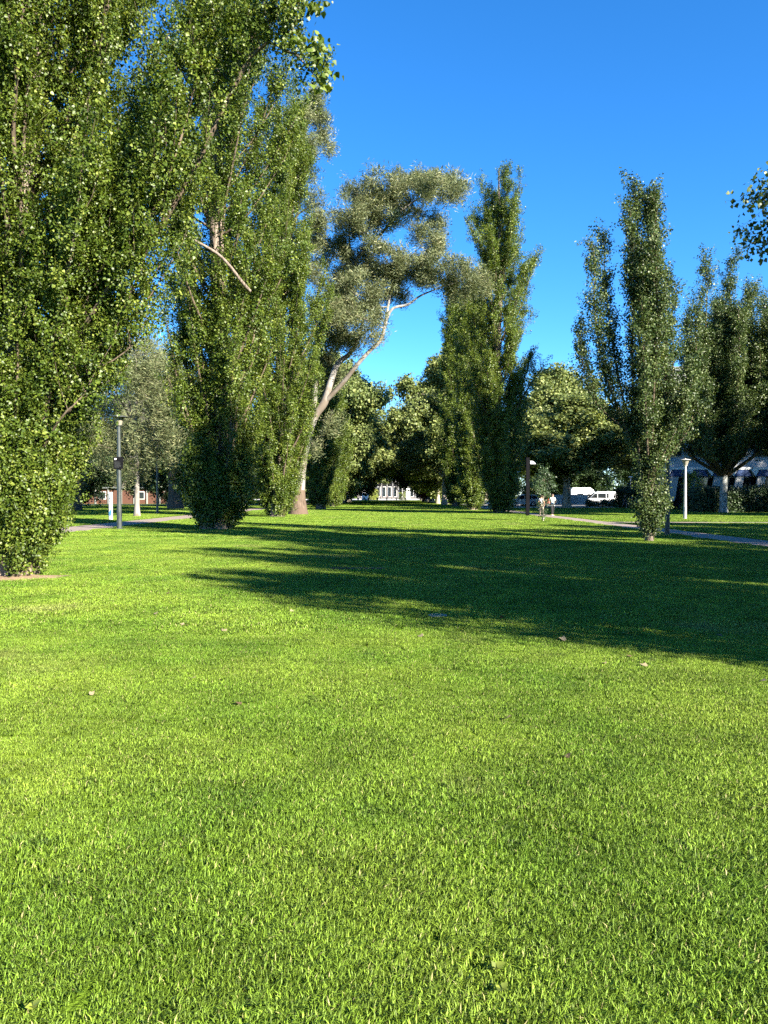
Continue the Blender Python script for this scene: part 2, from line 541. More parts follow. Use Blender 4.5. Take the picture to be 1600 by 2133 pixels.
def poplar(label, loc, H, r_base, profile, n_limb, n_sprig, seed, scale=1.0, sset='poplar', custom=(), lean=(0, 0),
           bark='poplar_bark', shoot=(0.7, 1.7), every=.45, limb_len=(.12, .26), jitter=.12, hlow=.01, tilt=.35, group='tall columnar poplars', trunk_top=.97, flare=1.5, part_leaf=None, name='poplar_tree', drop=None, suckers=(0, .5, 2.5), zfav=None):
    rng = np.random.default_rng(seed)
    root = empty(name, tuple(loc))
    tag(root, label, 'tree', group)
    zs = np.linspace(0, H * trunk_top, 14)
    wob = np.cumsum(rng.normal(size=(14, 2)) * .06, axis=0); wob[0] = 0
    tp = np.column_stack([lean[0] * (zs / H) ** 1.3 + wob[:, 0], lean[1] * (zs / H) ** 1.3 + wob[:, 1], zs])
    tr = r_base * (1 - zs / H) ** .8 + .02
    tp2 = np.vstack([tp[0] + (0, 0, -.15), tp[0] + (0, 0, .25), tp[1:]]) if False else tp
    full = smooth_path(np.column_stack([tp2, tr]), 3)
    full[:, 3] *= 1 + (flare - 1) * np.exp(-full[:, 2] / (r_base * 2.2))
    v, f = tube(full[:, :3], full[:, 3], 14)
    an = np.arctan2(v[:, 1], v[:, 0])
    amp = .10 * np.exp(-v[:, 2] / 2.5) + .03
    k = 1 + amp * np.sin(an * 5 + 1.3 * v[:, 2] * .3 + seed)
    ax = np.array([[np.interp(z, zs, tp[:, 0]), np.interp(z, zs, tp[:, 1])] for z in v[:, 2]])
    v[:, :2] = ax + (v[:, :2] - ax) * k[:, None]
    v[:, 2] -= .08
    link('trunk', np_mesh('trunk', v, [f], M[bark], smooth=True), root)
    limbs, tb = [], Tubes()
    for i in range(n_limb):
        u = (i + rng.random()) / n_limb
        h0 = H * (hlow + (0.80 - hlow) * u ** 1.15)
        L = min(H * rng.uniform(*limb_len), (H - h0) * .98)
        a = i * 2.39996 + rng.normal() * .35
        rt = prof(profile, h0 + L * .75) * rng.uniform(.45, 1.0)
        s = np.linspace(0, 1, 7)
        rr = rt * s ** .7 + .0
        cx = np.interp(h0 + L * s, zs, tp[:, 0]); cy = np.interp(h0 + L * s, zs, tp[:, 1])
        p = np.column_stack([cx + rr * math.cos(a), cy + rr * math.sin(a), h0 + L * s ** 1.12])
        p[1:] += np.cumsum(rng.normal(size=(6, 3)) * (.04, .04, 0), axis=0)
        if drop is not None and drop(p[-1] + np.asarray(loc)): continue
        limbs.append(p)
        rb = min(.22 * r_base * (1 - h0 / H) + .012, .12)
        tb.add(p, np.linspace(rb, .008, 7), 5)
    leafy = [p[2:] for p in limbs]
    for i in range(suckers[0]):
        a = rng.uniform(0, 2 * math.pi); r0 = r_base * rng.uniform(.7, 1.5)
        L = suckers[2] * rng.uniform(.5, 1.15); r1 = r0 + suckers[1] * rng.uniform(.3, 1.1)
        z0 = rng.uniform(0, 1) ** 2 * suckers[2] * .6
        s = np.linspace(0, 1, 6)
        p = np.column_stack([(r0 + (r1 - r0) * s ** .8) * math.cos(a), (r0 + (r1 - r0) * s ** .8) * math.sin(a), z0 + L * s])
        p[1:] += np.cumsum(rng.normal(size=(5, 3)) * (.03, .03, 0), axis=0)
        limbs.append(p); leafy.append(p)
        tb.add(p, np.linspace(.016, .004, 6), 4)
    for c in custom:
        c = np.asarray(c, float)
        p = smooth_path(c, 3)
        if p.shape[1] == 3: p = np.column_stack([p, np.linspace(.06, .01, len(p))])
        tb.add(p[:, :3], p[:, 3], 6)
        limbs.append(p[:, :3]); leafy.append(p[len(p) // 4:, :3])
    sh = []
    for p in limbs:
        sh += shoots_of(p, rng, every, shoot[0], shoot[1], tp[min(13, int(p[0][2] / H * 13))][:2], tilt)
    for p in sh:
        tb.add(p, [.012, .008, .003], 3)
    o = link('branches', tb.mesh('branches', M['twig']), root); o['kind'] = 'stuff'
    P, D = sprigs_along(sh + leafy, rng, n_sprig, jitter, zfav)
    ng, nv, mt = SP[sset]
    scatter_obj('crown', ng, nv, P, D, scale * rng.uniform(.75, 1.25, n_sprig), rng, mt, root)
    return root, sh


def clump_points(rng, clumps, n_total, sub=13):
    c = np.asarray(clumps, float)             # x y z rx ry rz
    vol = (c[:, 3] * c[:, 4] * c[:, 5]) ** .8
    cnt = np.maximum(8, (n_total * vol / vol.sum()).astype(int))
    P, O = [], []
    for (x, y, z, rx, ry, rz), k in zip(c, cnt):
        d = rng.normal(size=(sub, 3)); d /= np.linalg.norm(d, axis=1)[:, None]
        sc = d * rng.uniform(.35, 1.0, (sub, 1))
        w = rng.integers(0, sub, k)
        q = rng.normal(size=(k, 3)); q /= np.linalg.norm(q, axis=1)[:, None]
        q = sc[w] + q * (rng.random((k, 1)) ** .5) * rng.uniform(.16, .46, (k, 1))
        P.append(np.array((x, y, z)) + q * (rx, ry, rz)); O.append(q)
    return np.concatenate(P), np.concatenate(O)


def clump_tree(name, label, loc, limbs, clumps, n_sprig, seed, sset, bark, droop=0.0, up=.5, scale=1.0, group=None, twigs=4, cat='tree', trunk_n=1, base_bark=None, split_h=0):
    """limbs: list of (n,4) polylines x y z r, relative to loc; the first is the trunk"""
    rng = np.random.default_rng(seed)
    root = empty(name, tuple(loc))
    tag(root, label, cat, group)
    sm = [smooth_path(l, 5) for l in limbs]
    for i, p in enumerate(sm):
        p = p.copy()
        if i == 0:
            p[:, 3] *= 1 + .5 * np.exp(-p[:, 2] / (p[0, 3] * 2.0))
            p[:, 2] -= .06 * np.exp(-p[:, 2])
        v, f = tube(p[:, :3], p[:, 3], 12 if i < 3 else 8)
        o = link('trunk' if i == 0 else 'limb', np_mesh('trunk' if i == 0 else 'limb', v, [f], M[bark], smooth=True), root)
        if i == 0 and base_bark:
            o.data.materials.append(M[base_bark])
            nz = len(p) - 1
            zc = np.array([pl.center.z for pl in o.data.polygons])
            o.data.polygons.foreach_set('material_index', (zc < split_h + .25 * np.sin(np.arange(len(zc)) * 1.7)).astype(np.int32))
    allp = np.concatenate([p for p in sm])
    tb = Tubes()
    for c in clumps:
        c = np.asarray(c, float)
        ctr = c[:3]
        d = np.linalg.norm(allp[:, :3] - ctr, axis=1) + 2.0 * np.maximum(0, allp[:, 2] - ctr[2])
        j = int(np.argmin(d)); a = allp[j]
        r0 = min(a[3] * .55, .02 + .012 * np.linalg.norm(ctr - a[:3]))
        mid = (a[:3] + ctr) / 2 + rng.normal(size=3) * .08 * np.linalg.norm(ctr - a[:3])
        tb.add(smooth_path(np.array([a[:3], mid, ctr]), 3), np.linspace(r0, r0 * .45, 7), 5)
        for t in range(twigs):
            q = rng.normal(size=3); q[2] = q[2] * .6 + .2; q /= np.linalg.norm(q)
            e = ctr + q * c[3:6] * .8
            s = mid * (.5 - .1 * t / twigs) + ctr * (.5 + .1 * t / twigs)
            m2 = (s + e) / 2 + rng.normal(size=3) * .1 * c[3]
            tb.add(np.array([s, m2, e]), [r0 * .4, r0 * .25, .006], 4)
    o = link('branches', tb.mesh('branches', M[bark]), root); o['kind'] = 'stuff'
    P, O = clump_points(rng, clumps, n_sprig)
    D = O + rng.normal(size=O.shape) * .5
    D[:, 2] += up
    if droop:
        D = D * (1 - droop) + np.array((0, 0, -1.2)) * droop
    ng, nv, mt = SP[sset]
    scatter_obj('crown', ng, nv, P, D, scale * rng.uniform(.7, 1.3, len(P)), rng, mt, root)
    return root


def round_tree(name, label, loc, H, rad, n_sprig, seed, sset='plane', bark='plane_bark', trunk_h=.22, trunk_r=.35, scale=1.0, group=None, ncl=54, low=.10):
    """spreading crown on a forked trunk"""
    rng = np.random.default_rng(seed)
    th = H * trunk_h
    tr = [np.array([(0, 0, 0, trunk_r), (rng.normal() * .05, rng.normal() * .05, th * .5, trunk_r * .85), (rng.normal() * .1, rng.normal() * .1, th, trunk_r * .8), (rng.normal() * .5, rng.normal() * .5, H * .55, trunk_r * .45), (rng.normal() * .6, rng.normal() * .6, H * .85, .05)])]
    for i in range(6):
        a = i * 2.4 + rng.normal() * .3
        z0 = th * rng.uniform(.8, 1.5)
        e = rng.uniform(.5, .8) * rad
        z1 = H * rng.uniform(.35, .75)
        tr.append(np.array([(0, 0, z0, trunk_r * .5), (math.cos(a) * e * .45, math.sin(a) * e * .45, z0 + (z1 - z0) * .45, trunk_r * .3), (math.cos(a) * e, math.sin(a) * e, z1, .05)]))
    cl = []
    zc, rz = H * (1 + low) / 2, H * (1 - low) / 2
    for i in range(ncl):
        d = rng.normal(size=3); d /= np.linalg.norm(d)
        k = rng.uniform(.45, 1.05)
        z = zc + d[2] * rz * k
        # egg-shaped: widest at 45 % of the crown
        w = rad * k * (1.0 if d[2] < .2 else 1 - .35 * (d[2] - .2))
        s = rad * rng.uniform(.17, .42)
        cl.append((d[0] * w, d[1] * w, z, s, s, s * rng.uniform(.7, 1.05)))
    return clump_tree(name, label, loc, tr, cl, n_sprig, seed + 1, sset, bark, up=.35, scale=scale, group=group, twigs=3)


# ================================================================== the setting
def lawn_colour(n, l, blade):
    """turf colour shared by the ground and the blades: green, yellow-green drifts, worn straw patches with shapes of their own"""
    geo = n.new('ShaderNodeNewGeometry')
    def noise(scale, detail, lo, hi):
        z = n.new('ShaderNodeTexNoise'); z.inputs['Scale'].default_value = scale; z.inputs['Detail'].default_value = detail
        l.new(geo.outputs['Position'], z.inputs['Vector'])
        r = n.new('ShaderNodeMapRange'); r.inputs['From Min'].default_value = lo; r.inputs['From Max'].default_value = hi
        l.new(z.outputs['Fac'], r.inputs['Value'])
        return r.outputs['Result']
    def mix(f, a, b):
        x = n.new('ShaderNodeMix'); x.data_type = 'RGBA'
        if isinstance(f, float): x.inputs[0].default_value = f
        else: l.new(f, x.inputs[0])
        for s, c in ((6, a), (7, b)):
            if isinstance(c, tuple): x.inputs[s].default_value = c + (1,)
            else: l.new(c, x.inputs[s])
        return x.outputs[2]
    G1, G2 = (0.094, 0.171, 0.014), (0.174, 0.250, 0.026)
    c = mix(noise(0.55, 4, .35, .65), G1, G2)
    c = mix(noise(4.0, 3, .62, .78), c, (0.058, 0.105, 0.014))
    k = n.new('ShaderNodeMapRange'); l.new(noise(1.7, 3, .38, .62), k.inputs['Value']); k.inputs['To Min'].default_value = .84; k.inputs['To Max'].default_value = 1.12
    v = n.new('ShaderNodeVectorMath'); v.operation = 'SCALE'; l.new(c, v.inputs[0]); l.new(k.outputs['Result'], v.inputs['Scale']); c = v.outputs[0]
    # straw patches
    fd = noise(0.33, 5, .60, .80)
    c = mix(fd, c, (0.22, 0.20, 0.075))
    if blade:
        a = n.new('ShaderNodeAttribute'); a.attribute_name = 'tint'
        r = n.new('ShaderNodeMapRange'); l.new(a.outputs['Fac'], r.inputs['Value']); r.inputs['To Min'].default_value = .50; r.inputs['To Max'].default_value = 1.6
        x = n.new('ShaderNodeVectorMath'); x.operation = 'SCALE'
        l.new(c, x.inputs[0]); l.new(r.outputs['Result'], x.inputs['Scale'])
        c = x.outputs[0]
        r2 = n.new('ShaderNodeMapRange'); l.new(a.outputs['Fac'], r2.inputs['Value']); r2.inputs['From Min'].default_value = .965; r2.inputs['From Max'].default_value = .985
        c = mix(r2.outputs['Result'], c, (0.36, 0.33, 0.13))
    return c


def lawn_mats():
    m, n, l, b = new_mat('lawn_turf')
    c = lawn_colour(n, l, False)
    sc = n.new('ShaderNodeVectorMath'); sc.operation = 'SCALE'; sc.inputs['Scale'].default_value = .8
    l.new(c, sc.inputs[0])
    l.new(sc.outputs[0], b.inputs['Base Color'])
    b.inputs['Roughness'].default_value = 1.0; b.inputs['Specular IOR Level'].default_value = 0.0
    z = n.new('ShaderNodeTexNoise'); z.inputs['Scale'].default_value = 60; z.inputs['Detail'].default_value = 6
    geo = n.new('ShaderNodeNewGeometry'); l.new(geo.outputs['Position'], z.inputs['Vector'])
    bp = n.new('ShaderNodeBump'); bp.inputs['Strength'].default_value = .8; bp.inputs['Distance'].default_value = .05
    l.new(z.outputs['Fac'], bp.inputs['Height']); l.new(bp.outputs['Normal'], b.inputs['Normal'])
    M['turf'] = m
    m, n, l, b = new_mat('grass_blade')
    c = lawn_colour(n, l, True)
    l.new(c, b.inputs['Base Color'])
    b.inputs['Roughness'].default_value = 0.55; b.inputs['Specular IOR Level'].default_value = 0.2
    tr = n.new('ShaderNodeBsdfTranslucent'); l.new(c, tr.inputs['Color'])
    ms = n.new('ShaderNodeMixShader'); ms.inputs[0].default_value = .2
    l.new(b.outputs[0], ms.inputs[1]); l.new(tr.outputs[0], ms.inputs[2])
    l.new(ms.outputs[0], n['Material Output'].inputs['Surface'])
    M['blade'] = m


lawn_mats()


def sheet(name, pts, z, mat, kind='structure', thick=0.0):
    """flat polygon (x,y) at height z; thick>0 adds a skirt down"""
    mb = MB()
    n = len(pts)
    if thick:
        mb.loft([[(x, y, z - thick) for x, y in pts], [(x, y, z) for x, y in pts]])
    else:
        mb.add([(x, y, z) for x, y in pts], [tuple(range(n))])
    return tag(mb.build(name, mat), kind=kind)


sheet('lawn', [(-900, -500), (900, -500), (900, 1500), (-900, 1500)], 0.0, M['turf'])


def speckle(name, c0, c1, scale=40, rough=.85, c2=None, s2=1.2):
    m, n, l, b = new_mat(name)
    geo = n.new('ShaderNodeNewGeometry')
    z = n.new('ShaderNodeTexNoise'); z.inputs['Scale'].default_value = scale; z.inputs['Detail'].default_value = 8
    l.new(geo.outputs['Position'], z.inputs['Vector'])
    rp = n.new('ShaderNodeValToRGB'); rp.color_ramp.elements[0].position = .35; rp.color_ramp.elements[1].position = .7
    rp.color_ramp.elements[0].color = c0 + (1,); rp.color_ramp.elements[1].color = c1 + (1,)
    l.new(z.outputs['Fac'], rp.inputs['Fac'])
    out = rp.outputs['Color']
    if c2:
        z2 = n.new('ShaderNodeTexNoise'); z2.inputs['Scale'].default_value = s2; z2.inputs['Detail'].default_value = 5
        l.new(geo.outputs['Position'], z2.inputs['Vector'])
        r2 = n.new('ShaderNodeMapRange'); r2.inputs['From Min'].default_value = .45; r2.inputs['From Max'].default_value = .7
        l.new(z2.outputs['Fac'], r2.inputs['Value'])
        mx = n.new('ShaderNodeMix'); mx.data_type = 'RGBA'; l.new(r2.outputs['Result'], mx.inputs[0]); l.new(out, mx.inputs[6]); mx.inputs[7].default_value = c2 + (1,)
        out = mx.outputs[2]
    l.new(out, b.inputs['Base Color']); b.inputs['Roughness'].default_value = rough; b.inputs['Specular IOR Level'].default_value = .2
    bp = n.new('ShaderNodeBump'); bp.inputs['Strength'].default_value = .4; bp.inputs['Distance'].default_value = .01
    l.new(z.outputs['Fac'], bp.inputs['Height']); l.new(bp.outputs['Normal'], b.inputs['Normal'])
    return m


M['path'] = speckle('path_concrete', (0.19, 0.145, 0.12), (0.30, 0.24, 0.20), 30, c2=(0.22, 0.18, 0.15))
M['asphalt'] = speckle('asphalt', (0.10, 0.10, 0.10), (0.17, 0.17, 0.165), 20, c2=(0.13, 0.13, 0.13), s2=.3)
M['plaza'] = speckle('plaza_paving', (0.50, 0.47, 0.43), (0.64, 0.61, 0.56), 8, c2=(0.55, 0.50, 0.45), s2=.2)
M['soil'] = speckle('bare_soil', (0.16, 0.10, 0.06), (0.36, 0.26, 0.17), 25, c2=(0.28, 0.19, 0.12), s2=3)
M['kerb'] = speckle('kerb_concrete', (0.42, 0.40, 0.37), (0.58, 0.56, 0.52), 12)

PATH_R, PATH_L = (12.2, 13.8), (-16.3, -13.8)
rp_ = random.Random(5)


def path_sheet(name, x0, x1, y0, y1, joint):
    """concrete path poured in bays with open joints; every near bay is a slab of its own"""
    base = sheet(name, [(x0 + .02, y0), (x1 - .02, y0), (x1 - .02, y1), (x0 + .02, y1)], .006, M['kerb'])
    y, me = y0, None
    mb = MB(); mb.box(x0, x1, 0, joint - .015, -.05, .0, .006)
    while y < min(y1, y0 + 90):
        if me is None:
            o = mb.build('slab', M['path'], base); me = o.data
        else:
            o = link('slab', me, base)
        o.location = (0, y, .022 + rp_.uniform(-.002, .002))
        y += joint
    if y < y1:
        sheet(name, [(x0, y), (x1, y), (x1, y1), (x0, y1)], .02, M['path'])


path_sheet('footpath', PATH_R[0], PATH_R[1], 8.0, 260.0, 2.0)
path_sheet('footpath', PATH_L[0], PATH_L[1], 18.0, 260.0, 2.0)
# side path crossing behind the lamp on the right, car park and roads
sheet('side_path', [(13.8, 46.2), (70, 43.0), (70, 44.4), (13.8, 47.6)], .016, M['path'])
sheet('car_park', [(12.5, 103), (90, 103), (90, 150), (12.5, 150)], .02, M['asphalt'])
sheet('road', [(-140, 128), (-18, 128), (-18, 142), (-140, 142)], .02, M['asphalt'])
sheet('kerb', [(-140, 127.6), (-18, 127.6), (-18, 127.95), (-140, 127.95)], .14, M['kerb'], thick=.14)
sheet('kerb', [(12.5, 102.6), (90, 102.6), (90, 102.95), (12.5, 102.95)], .14, M['kerb'], thick=.14)
sheet('plaza', [(-60, 268), (70, 268), (70, 420), (-60, 420)], .03, M['plaza'])

# grass blades
def grass_tile(name, size, n, w, h, seed, lean=1.05):
    rng = np.random.default_rng(seed)
    k = max(4, int(n / 14))
    cen = rng.uniform(-.5, .5, (k, 2)) * size
    ch = rng.uniform(.7, 1.25, k); ca = rng.uniform(0, 2 * math.pi, k)
    ci = rng.integers(0, k, n)
    root = cen[ci] + rng.normal(size=(n, 2)) * size * .035
    loose = rng.random(n) < .45
    root[loose] = rng.uniform(-.54, .54, (loose.sum(), 2)) * size
    hh = h * ch[ci] * rng.uniform(.55, 1.25, n)
    a = rng.uniform(0, 2 * math.pi, n)
    d = np.column_stack([np.cos(a), np.sin(a)]) * rng.uniform(.1, 1.0, (n, 1)) * lean + np.column_stack([np.cos(ca[ci]), np.sin(ca[ci])]) * .25 + np.array((.28, -.18))
    side = np.column_stack([-np.sin(a + rng.normal(size=n) * .5), np.cos(a)])
    side /= np.linalg.norm(side, axis=1)[:, None]
    ww = (w * rng.uniform(.5, 1.7, n))[:, None] * side * .5
    z0 = np.full((n, 1), -.003)
    hz = hh[:, None]
    p0 = np.hstack([root - ww, z0]); p1 = np.hstack([root + ww, z0])
    m = root + d * hz * .40
    p2 = np.hstack([m - ww * .9, hz * .62]); p3 = np.hstack([m + ww * .9, hz * .62])
    p4 = np.hstack([root + d * hz * 1.05, hz * (1 - .25 * np.linalg.norm(d, axis=1)[:, None])])
    V = np.stack([p0, p1, p3, p2, p4], 1).reshape(-1, 3)
    i = np.arange(n)[:, None] * 5
    tint = np.repeat(rng.random(n), 5)
    me = np_mesh(name, V, [i + np.array([[0, 1, 2, 3]]), i + np.array([[3, 2, 4]])], M['blade'], tint=tint)
    return bpy.data.objects.new(name, me)


def on_path(x, hw):
    return any(x + hw > a + .02 and x - hw < b - .02 for a, b in (PATH_R, PATH_L))


SOIL = [(gp(24, 1204), 1.05)]


def grass_zone(name, size, nblade, w, h, d0, d1, margin, nvar, seed):
    rng = np.random.default_rng(seed)
    ps = [grass_tile(name + '_tile', size, int(nblade * (.5 if i == nvar - 1 else 1)), w, h, seed + 10 + i) for i in range(nvar)]
    ng = scatter_group(name + '_scatter', ps)
    pos = []
    ny = int(round((d1 - d0) / size))
    for j in range(ny):
        y = d0 + (j + .5) * size
        hw = .5 * y + margin
        k0, k1 = int(math.floor((-hw - .2) / size)), int(math.ceil((hw - .2) / size))
        for k in range(k0, k1 + 1):
            x = .2 + (k + .5) * size
            if y > 17 and on_path(x, size * .5): continue
            if y > 45 and 13.8 < x < 70 and abs(y - (46.9 - (x - 13.8) * .057)) < .7 + size * .5: continue
            if y > 102 - size and x > 12: continue
            if y > 127 - size and x < -18: continue
            pos.append((x, y, 0))
    pos = np.array(pos); n = len(pos)
    rot = np.column_stack([np.zeros(n), np.zeros(n), rng.uniform(-.35, .35, n)])
    me = scatter_mesh(name, pos, rot, rng.uniform(.82, 1.28, n), rng.integers(0, nvar, n))
    me.materials.append(M['blade'])
    o = link('grass', me)
    md = o.modifiers.new('scatter', 'NODES'); md.node_group = ng
    tag(o, 'short mown green grass of the lawn', 'grass', kind='stuff')


grass_zone('grass_front', .4, 6600, .0028, .028, 1.2, 9.2, 1.6, 7, 1)
grass_zone('grass_middle', 1.0, 15000, .0056, .034, 9.2, 30.2, 3.0, 5, 2)
grass_zone('grass_back', 1.0, 4200, .014, .048, 30.2, 80.2, 4.0, 4, 3)
grass_zone('grass_far', 2.0, 6000, .028, .055, 80.2, 150.2, 2.0, 3, 4)

# ================================================================== trees
PG = 'tall columnar poplars in the two avenue rows'
# --- left row, nearest: leafy to the ground, long arching limbs over the lawn
T1 = gp(28, 1200)
T1prof = [(0, .7), (1, 1.25), (3, 1.4), (4.2, 2.4), (6, 3.1), (9, 3.5), (14, 3.7), (20, 3.0), (26, 1.6), (28, .4)]
def rel(px, py, d, o): return at(px, py, d) - o
hang = [np.vstack([np.append(np.array((.2, -.1, 4.2)), .11), np.append(rel(330, 480, 14.6, T1), .09), np.append(rel(520, 120, 13.9, T1), .06), np.append(rel(600, 108, 13.6, T1), .04), np.append(rel(632, 130, 13.4, T1), .025), np.append(rel(655, 158, 13.3, T1), .012)]),
        np.vstack([np.append(np.array((.2, -.1, 5.6)), .10), np.append(rel(440, 190, 14.4, T1), .08), np.append(rel(540, 60, 14.0, T1), .05), np.append(rel(575, 40, 13.9, T1), .03), np.append(rel(592, 45, 13.8, T1), .02), np.append(rel(598, 62, 13.8, T1), .012)]),
        np.vstack([np.append(np.array((.2, 0, 3.0)), .10), np.append(rel(200, 640, 14.6, T1), .07), np.append(rel(330, 420, 14.2, T1), .05), np.append(rel(400, 200, 14.2, T1), .03), np.append(rel(420, 40, 14.2, T1), .012)]),
        np.vstack([np.append(np.array((.2, 0, 2.6)), .08), np.append(rel(180, 760, 14.9, T1), .05), np.append(rel(270, 620, 14.5, T1), .035), np.append(rel(320, 480, 14.3, T1), .012)])]
for px0, py0, px1, py1, dd in ((120, 820, 240, 690, 15.2), (150, 800, 300, 700, 14.8), (190, 780, 335, 660, 15.6), (120, 880, 200, 770, 14.6), (230, 700, 350, 560, 15.0), (260, 640, 380, 470, 15.6), (160, 840, 270, 755, 15.3), (210, 560, 300, 380, 14.3), (300, 330, 380, 130, 14.4)):
    hang.append(np.vstack([np.append(np.array((.2, 0, max(.8, rel(px0, py0, dd, T1)[2] - 1.2))), .05), np.append(rel(px0, py0, dd, T1), .035), np.append(rel((px0 + px1) / 2 + 12, (py0 + py1) / 2, dd, T1), .025), np.append(rel(px1, py1, dd, T1), .01)]))
for h_ in hang: h_[:, 3] *= .62
t1, t1_shoots = poplar('huge near poplar at the left edge, leafy down to the bare soil', T1, 28, .34, T1prof, 105, 22500, 11, suckers=(75, .75, 2.4), zfav=(12.0, 2.2), flare=1.3, sset='poplar_near', custom=hang, lean=(.9, .2), shoot=(.6, 1.5), every=.36, group=PG, jitter=.13)

# leaves of its two outermost limbs that stand alone against the sky
def single_leaves(root, origin, spots, n, seed):
    rng = np.random.default_rng(seed)
    lv, lf = leaf_verts(.095, .095, 'delta')
    me = np_mesh('leaf', lv, [np.array(lf)], M['poplar_leaf'], tint=np.full(len(lv), .6))
    for i in range(n):
        px, py, rx, ry, d = spots[i % len(spots)]
        q = rng.normal(size=2) * .55
        p = rel(px + q[0] * rx, py + q[1] * ry, d + rng.normal() * .18, origin)
        o = link('leaf', me, root)
        o.location = p
        o.rotation_euler = (R(rng.uniform(-160, -60)), R(rng.normal() * 35), rng.uniform(0, 6.28))
        k = rng.uniform(.75, 1.3); o.scale = (k, k, k)


single_leaves(t1, T1, [(664, 85, 14, 22, 13.4), (668, 125, 20, 26, 13.3), (676, 165, 18, 24, 13.3), (655, 110, 14, 18, 13.4), (640, 16, 34, 16, 13.8), (662, 10, 16, 14, 13.8), (618, 90, 22, 18, 13.6)], 290, 77)

# --- left row, second and third
T2 = gp(450, 1103)
P2 = [(0, .6), (.8, 1.5), (3, 2.0), (7, 2.7), (12, 3.8), (18, 4.2), (24, 2.6), (29, 1.3), (31, .3)]
poplar('second poplar of the left row, shaded bushy skirt and thick dark base', T2, 31, .50, P2, 105, 13500, 12, suckers=(90, 1.0, 2.6), flare=1.5, scale=1.05, group=PG, shoot=(.5, 1.3), every=.42, lean=(.3, 0), jitter=.12, tilt=.26)
T3 = gp(577, 1077)
P3 = [(0, .5), (.8, 1.2), (3, 1.9), (7, 3.6), (10, 4.4), (14, 4.2), (20, 3.7), (26, 3.0), (30, 1.7), (32, .3)]
poplar('sunlit third poplar of the left row beside the leaning gum trunk', T3, 32, .45, P3, 110, 12500, 13, suckers=(60, .8, 2.6), flare=1.3, scale=1.15, group=PG, shoot=(.6, 1.4), every=.5, jitter=.13, tilt=.26)
# far left row
T4, T5 = np.array((-7.6, 92.0, 0)), np.array((-7.4, 112.0, 0))
P4 = [(0, .6), (1, 1.6), (4, 2.4), (9, 3.0), (13, 2.4), (16, 1.2), (18, .3)]
poplar('dark poplar behind the gum tree in the left row', T4, 18, .4, P4, 70, 4200, 14, suckers=(40, .9, 3), scale=1.5, group=PG, every=.7, jitter=.2)
poplar('last poplar of the left row before the plane trees', T5, 17, .4, P4, 70, 3800, 15, suckers=(40, .9, 3), scale=1.6, group=PG, every=.7, jitter=.2)

# --- right row
R1 = gp(1040, 1069)
PR1 = [(0, .5), (.8, 1.6), (3, 2.4), (8, 3.1), (14, 3.4), (19, 3.7), (22, 3.6), (25, 3.0), (28, 2.4), (31, 1.5), (33, .4)]
c1 = [np.vstack([np.append(np.array((.2, 0, 7.5)), .12), np.append(rel(1085, 835, R1[1], R1), .08), np.append(rel(1112, 790, R1[1], R1), .05), np.append(rel(1132, 765, R1[1], R1), .02)]),
      np.vstack([np.append(np.array((.2, 0, 7.8)), .10), np.append(rel(1075, 825, R1[1], R1), .06), np.append(rel(1098, 775, R1[1], R1), .04), np.append(rel(1103, 745, R1[1], R1), .02)]),
      np.vstack([np.append(np.array((.1, 0, 16)), .10), np.append(rel(1085, 640, R1[1], R1), .06), np.append(rel(1105, 570, R1[1], R1), .04), np.append(rel(1116, 540, R1[1], R1), .02)]),
      np.vstack([np.append(np.array((-.1, 0, 20)), .10), np.append(rel(1005, 520, R1[1], R1), .06), np.append(rel(985, 480, R1[1], R1), .04), np.append(rel(975, 462, R1[1], R1), .02)])]
poplar('tallest poplar of the right row, dark at its foot', R1, 33, .45, PR1, 110, 10500, 21, suckers=(50, .9, 3.0), flare=1.3, scale=1.2, custom=c1, group=PG, shoot=(.6, 1.5), every=.55, jitter=.13, limb_len=(.10, .20))
R2 = np.array((9.9, 86.0, 0))
PR2 = [(0, .5), (1, 1.4), (4, 1.9), (10, 2.2), (18, 2.2), (23, 1.4), (26, .3)]
poplar('slim dark poplar just behind the tallest one on the right', R2, 26, .4, PR2, 90, 6000, 22, suckers=(40, .8, 3), scale=1.45, group=PG, every=.65, jitter=.2)
R3 = np.array((10.6, 113.0, 0))
PR3 = [(0, .5), (1, 1.3), (4, 2.0), (10, 2.7), (20, 2.7), (28, 1.8), (33, .4)]
poplar('far poplar of the right row with a sunlit right flank', R3, 33, .4, PR3, 110, 6500, 23, suckers=(40, .7, 3), scale=1.7, group=PG, every=.7, jitter=.22)

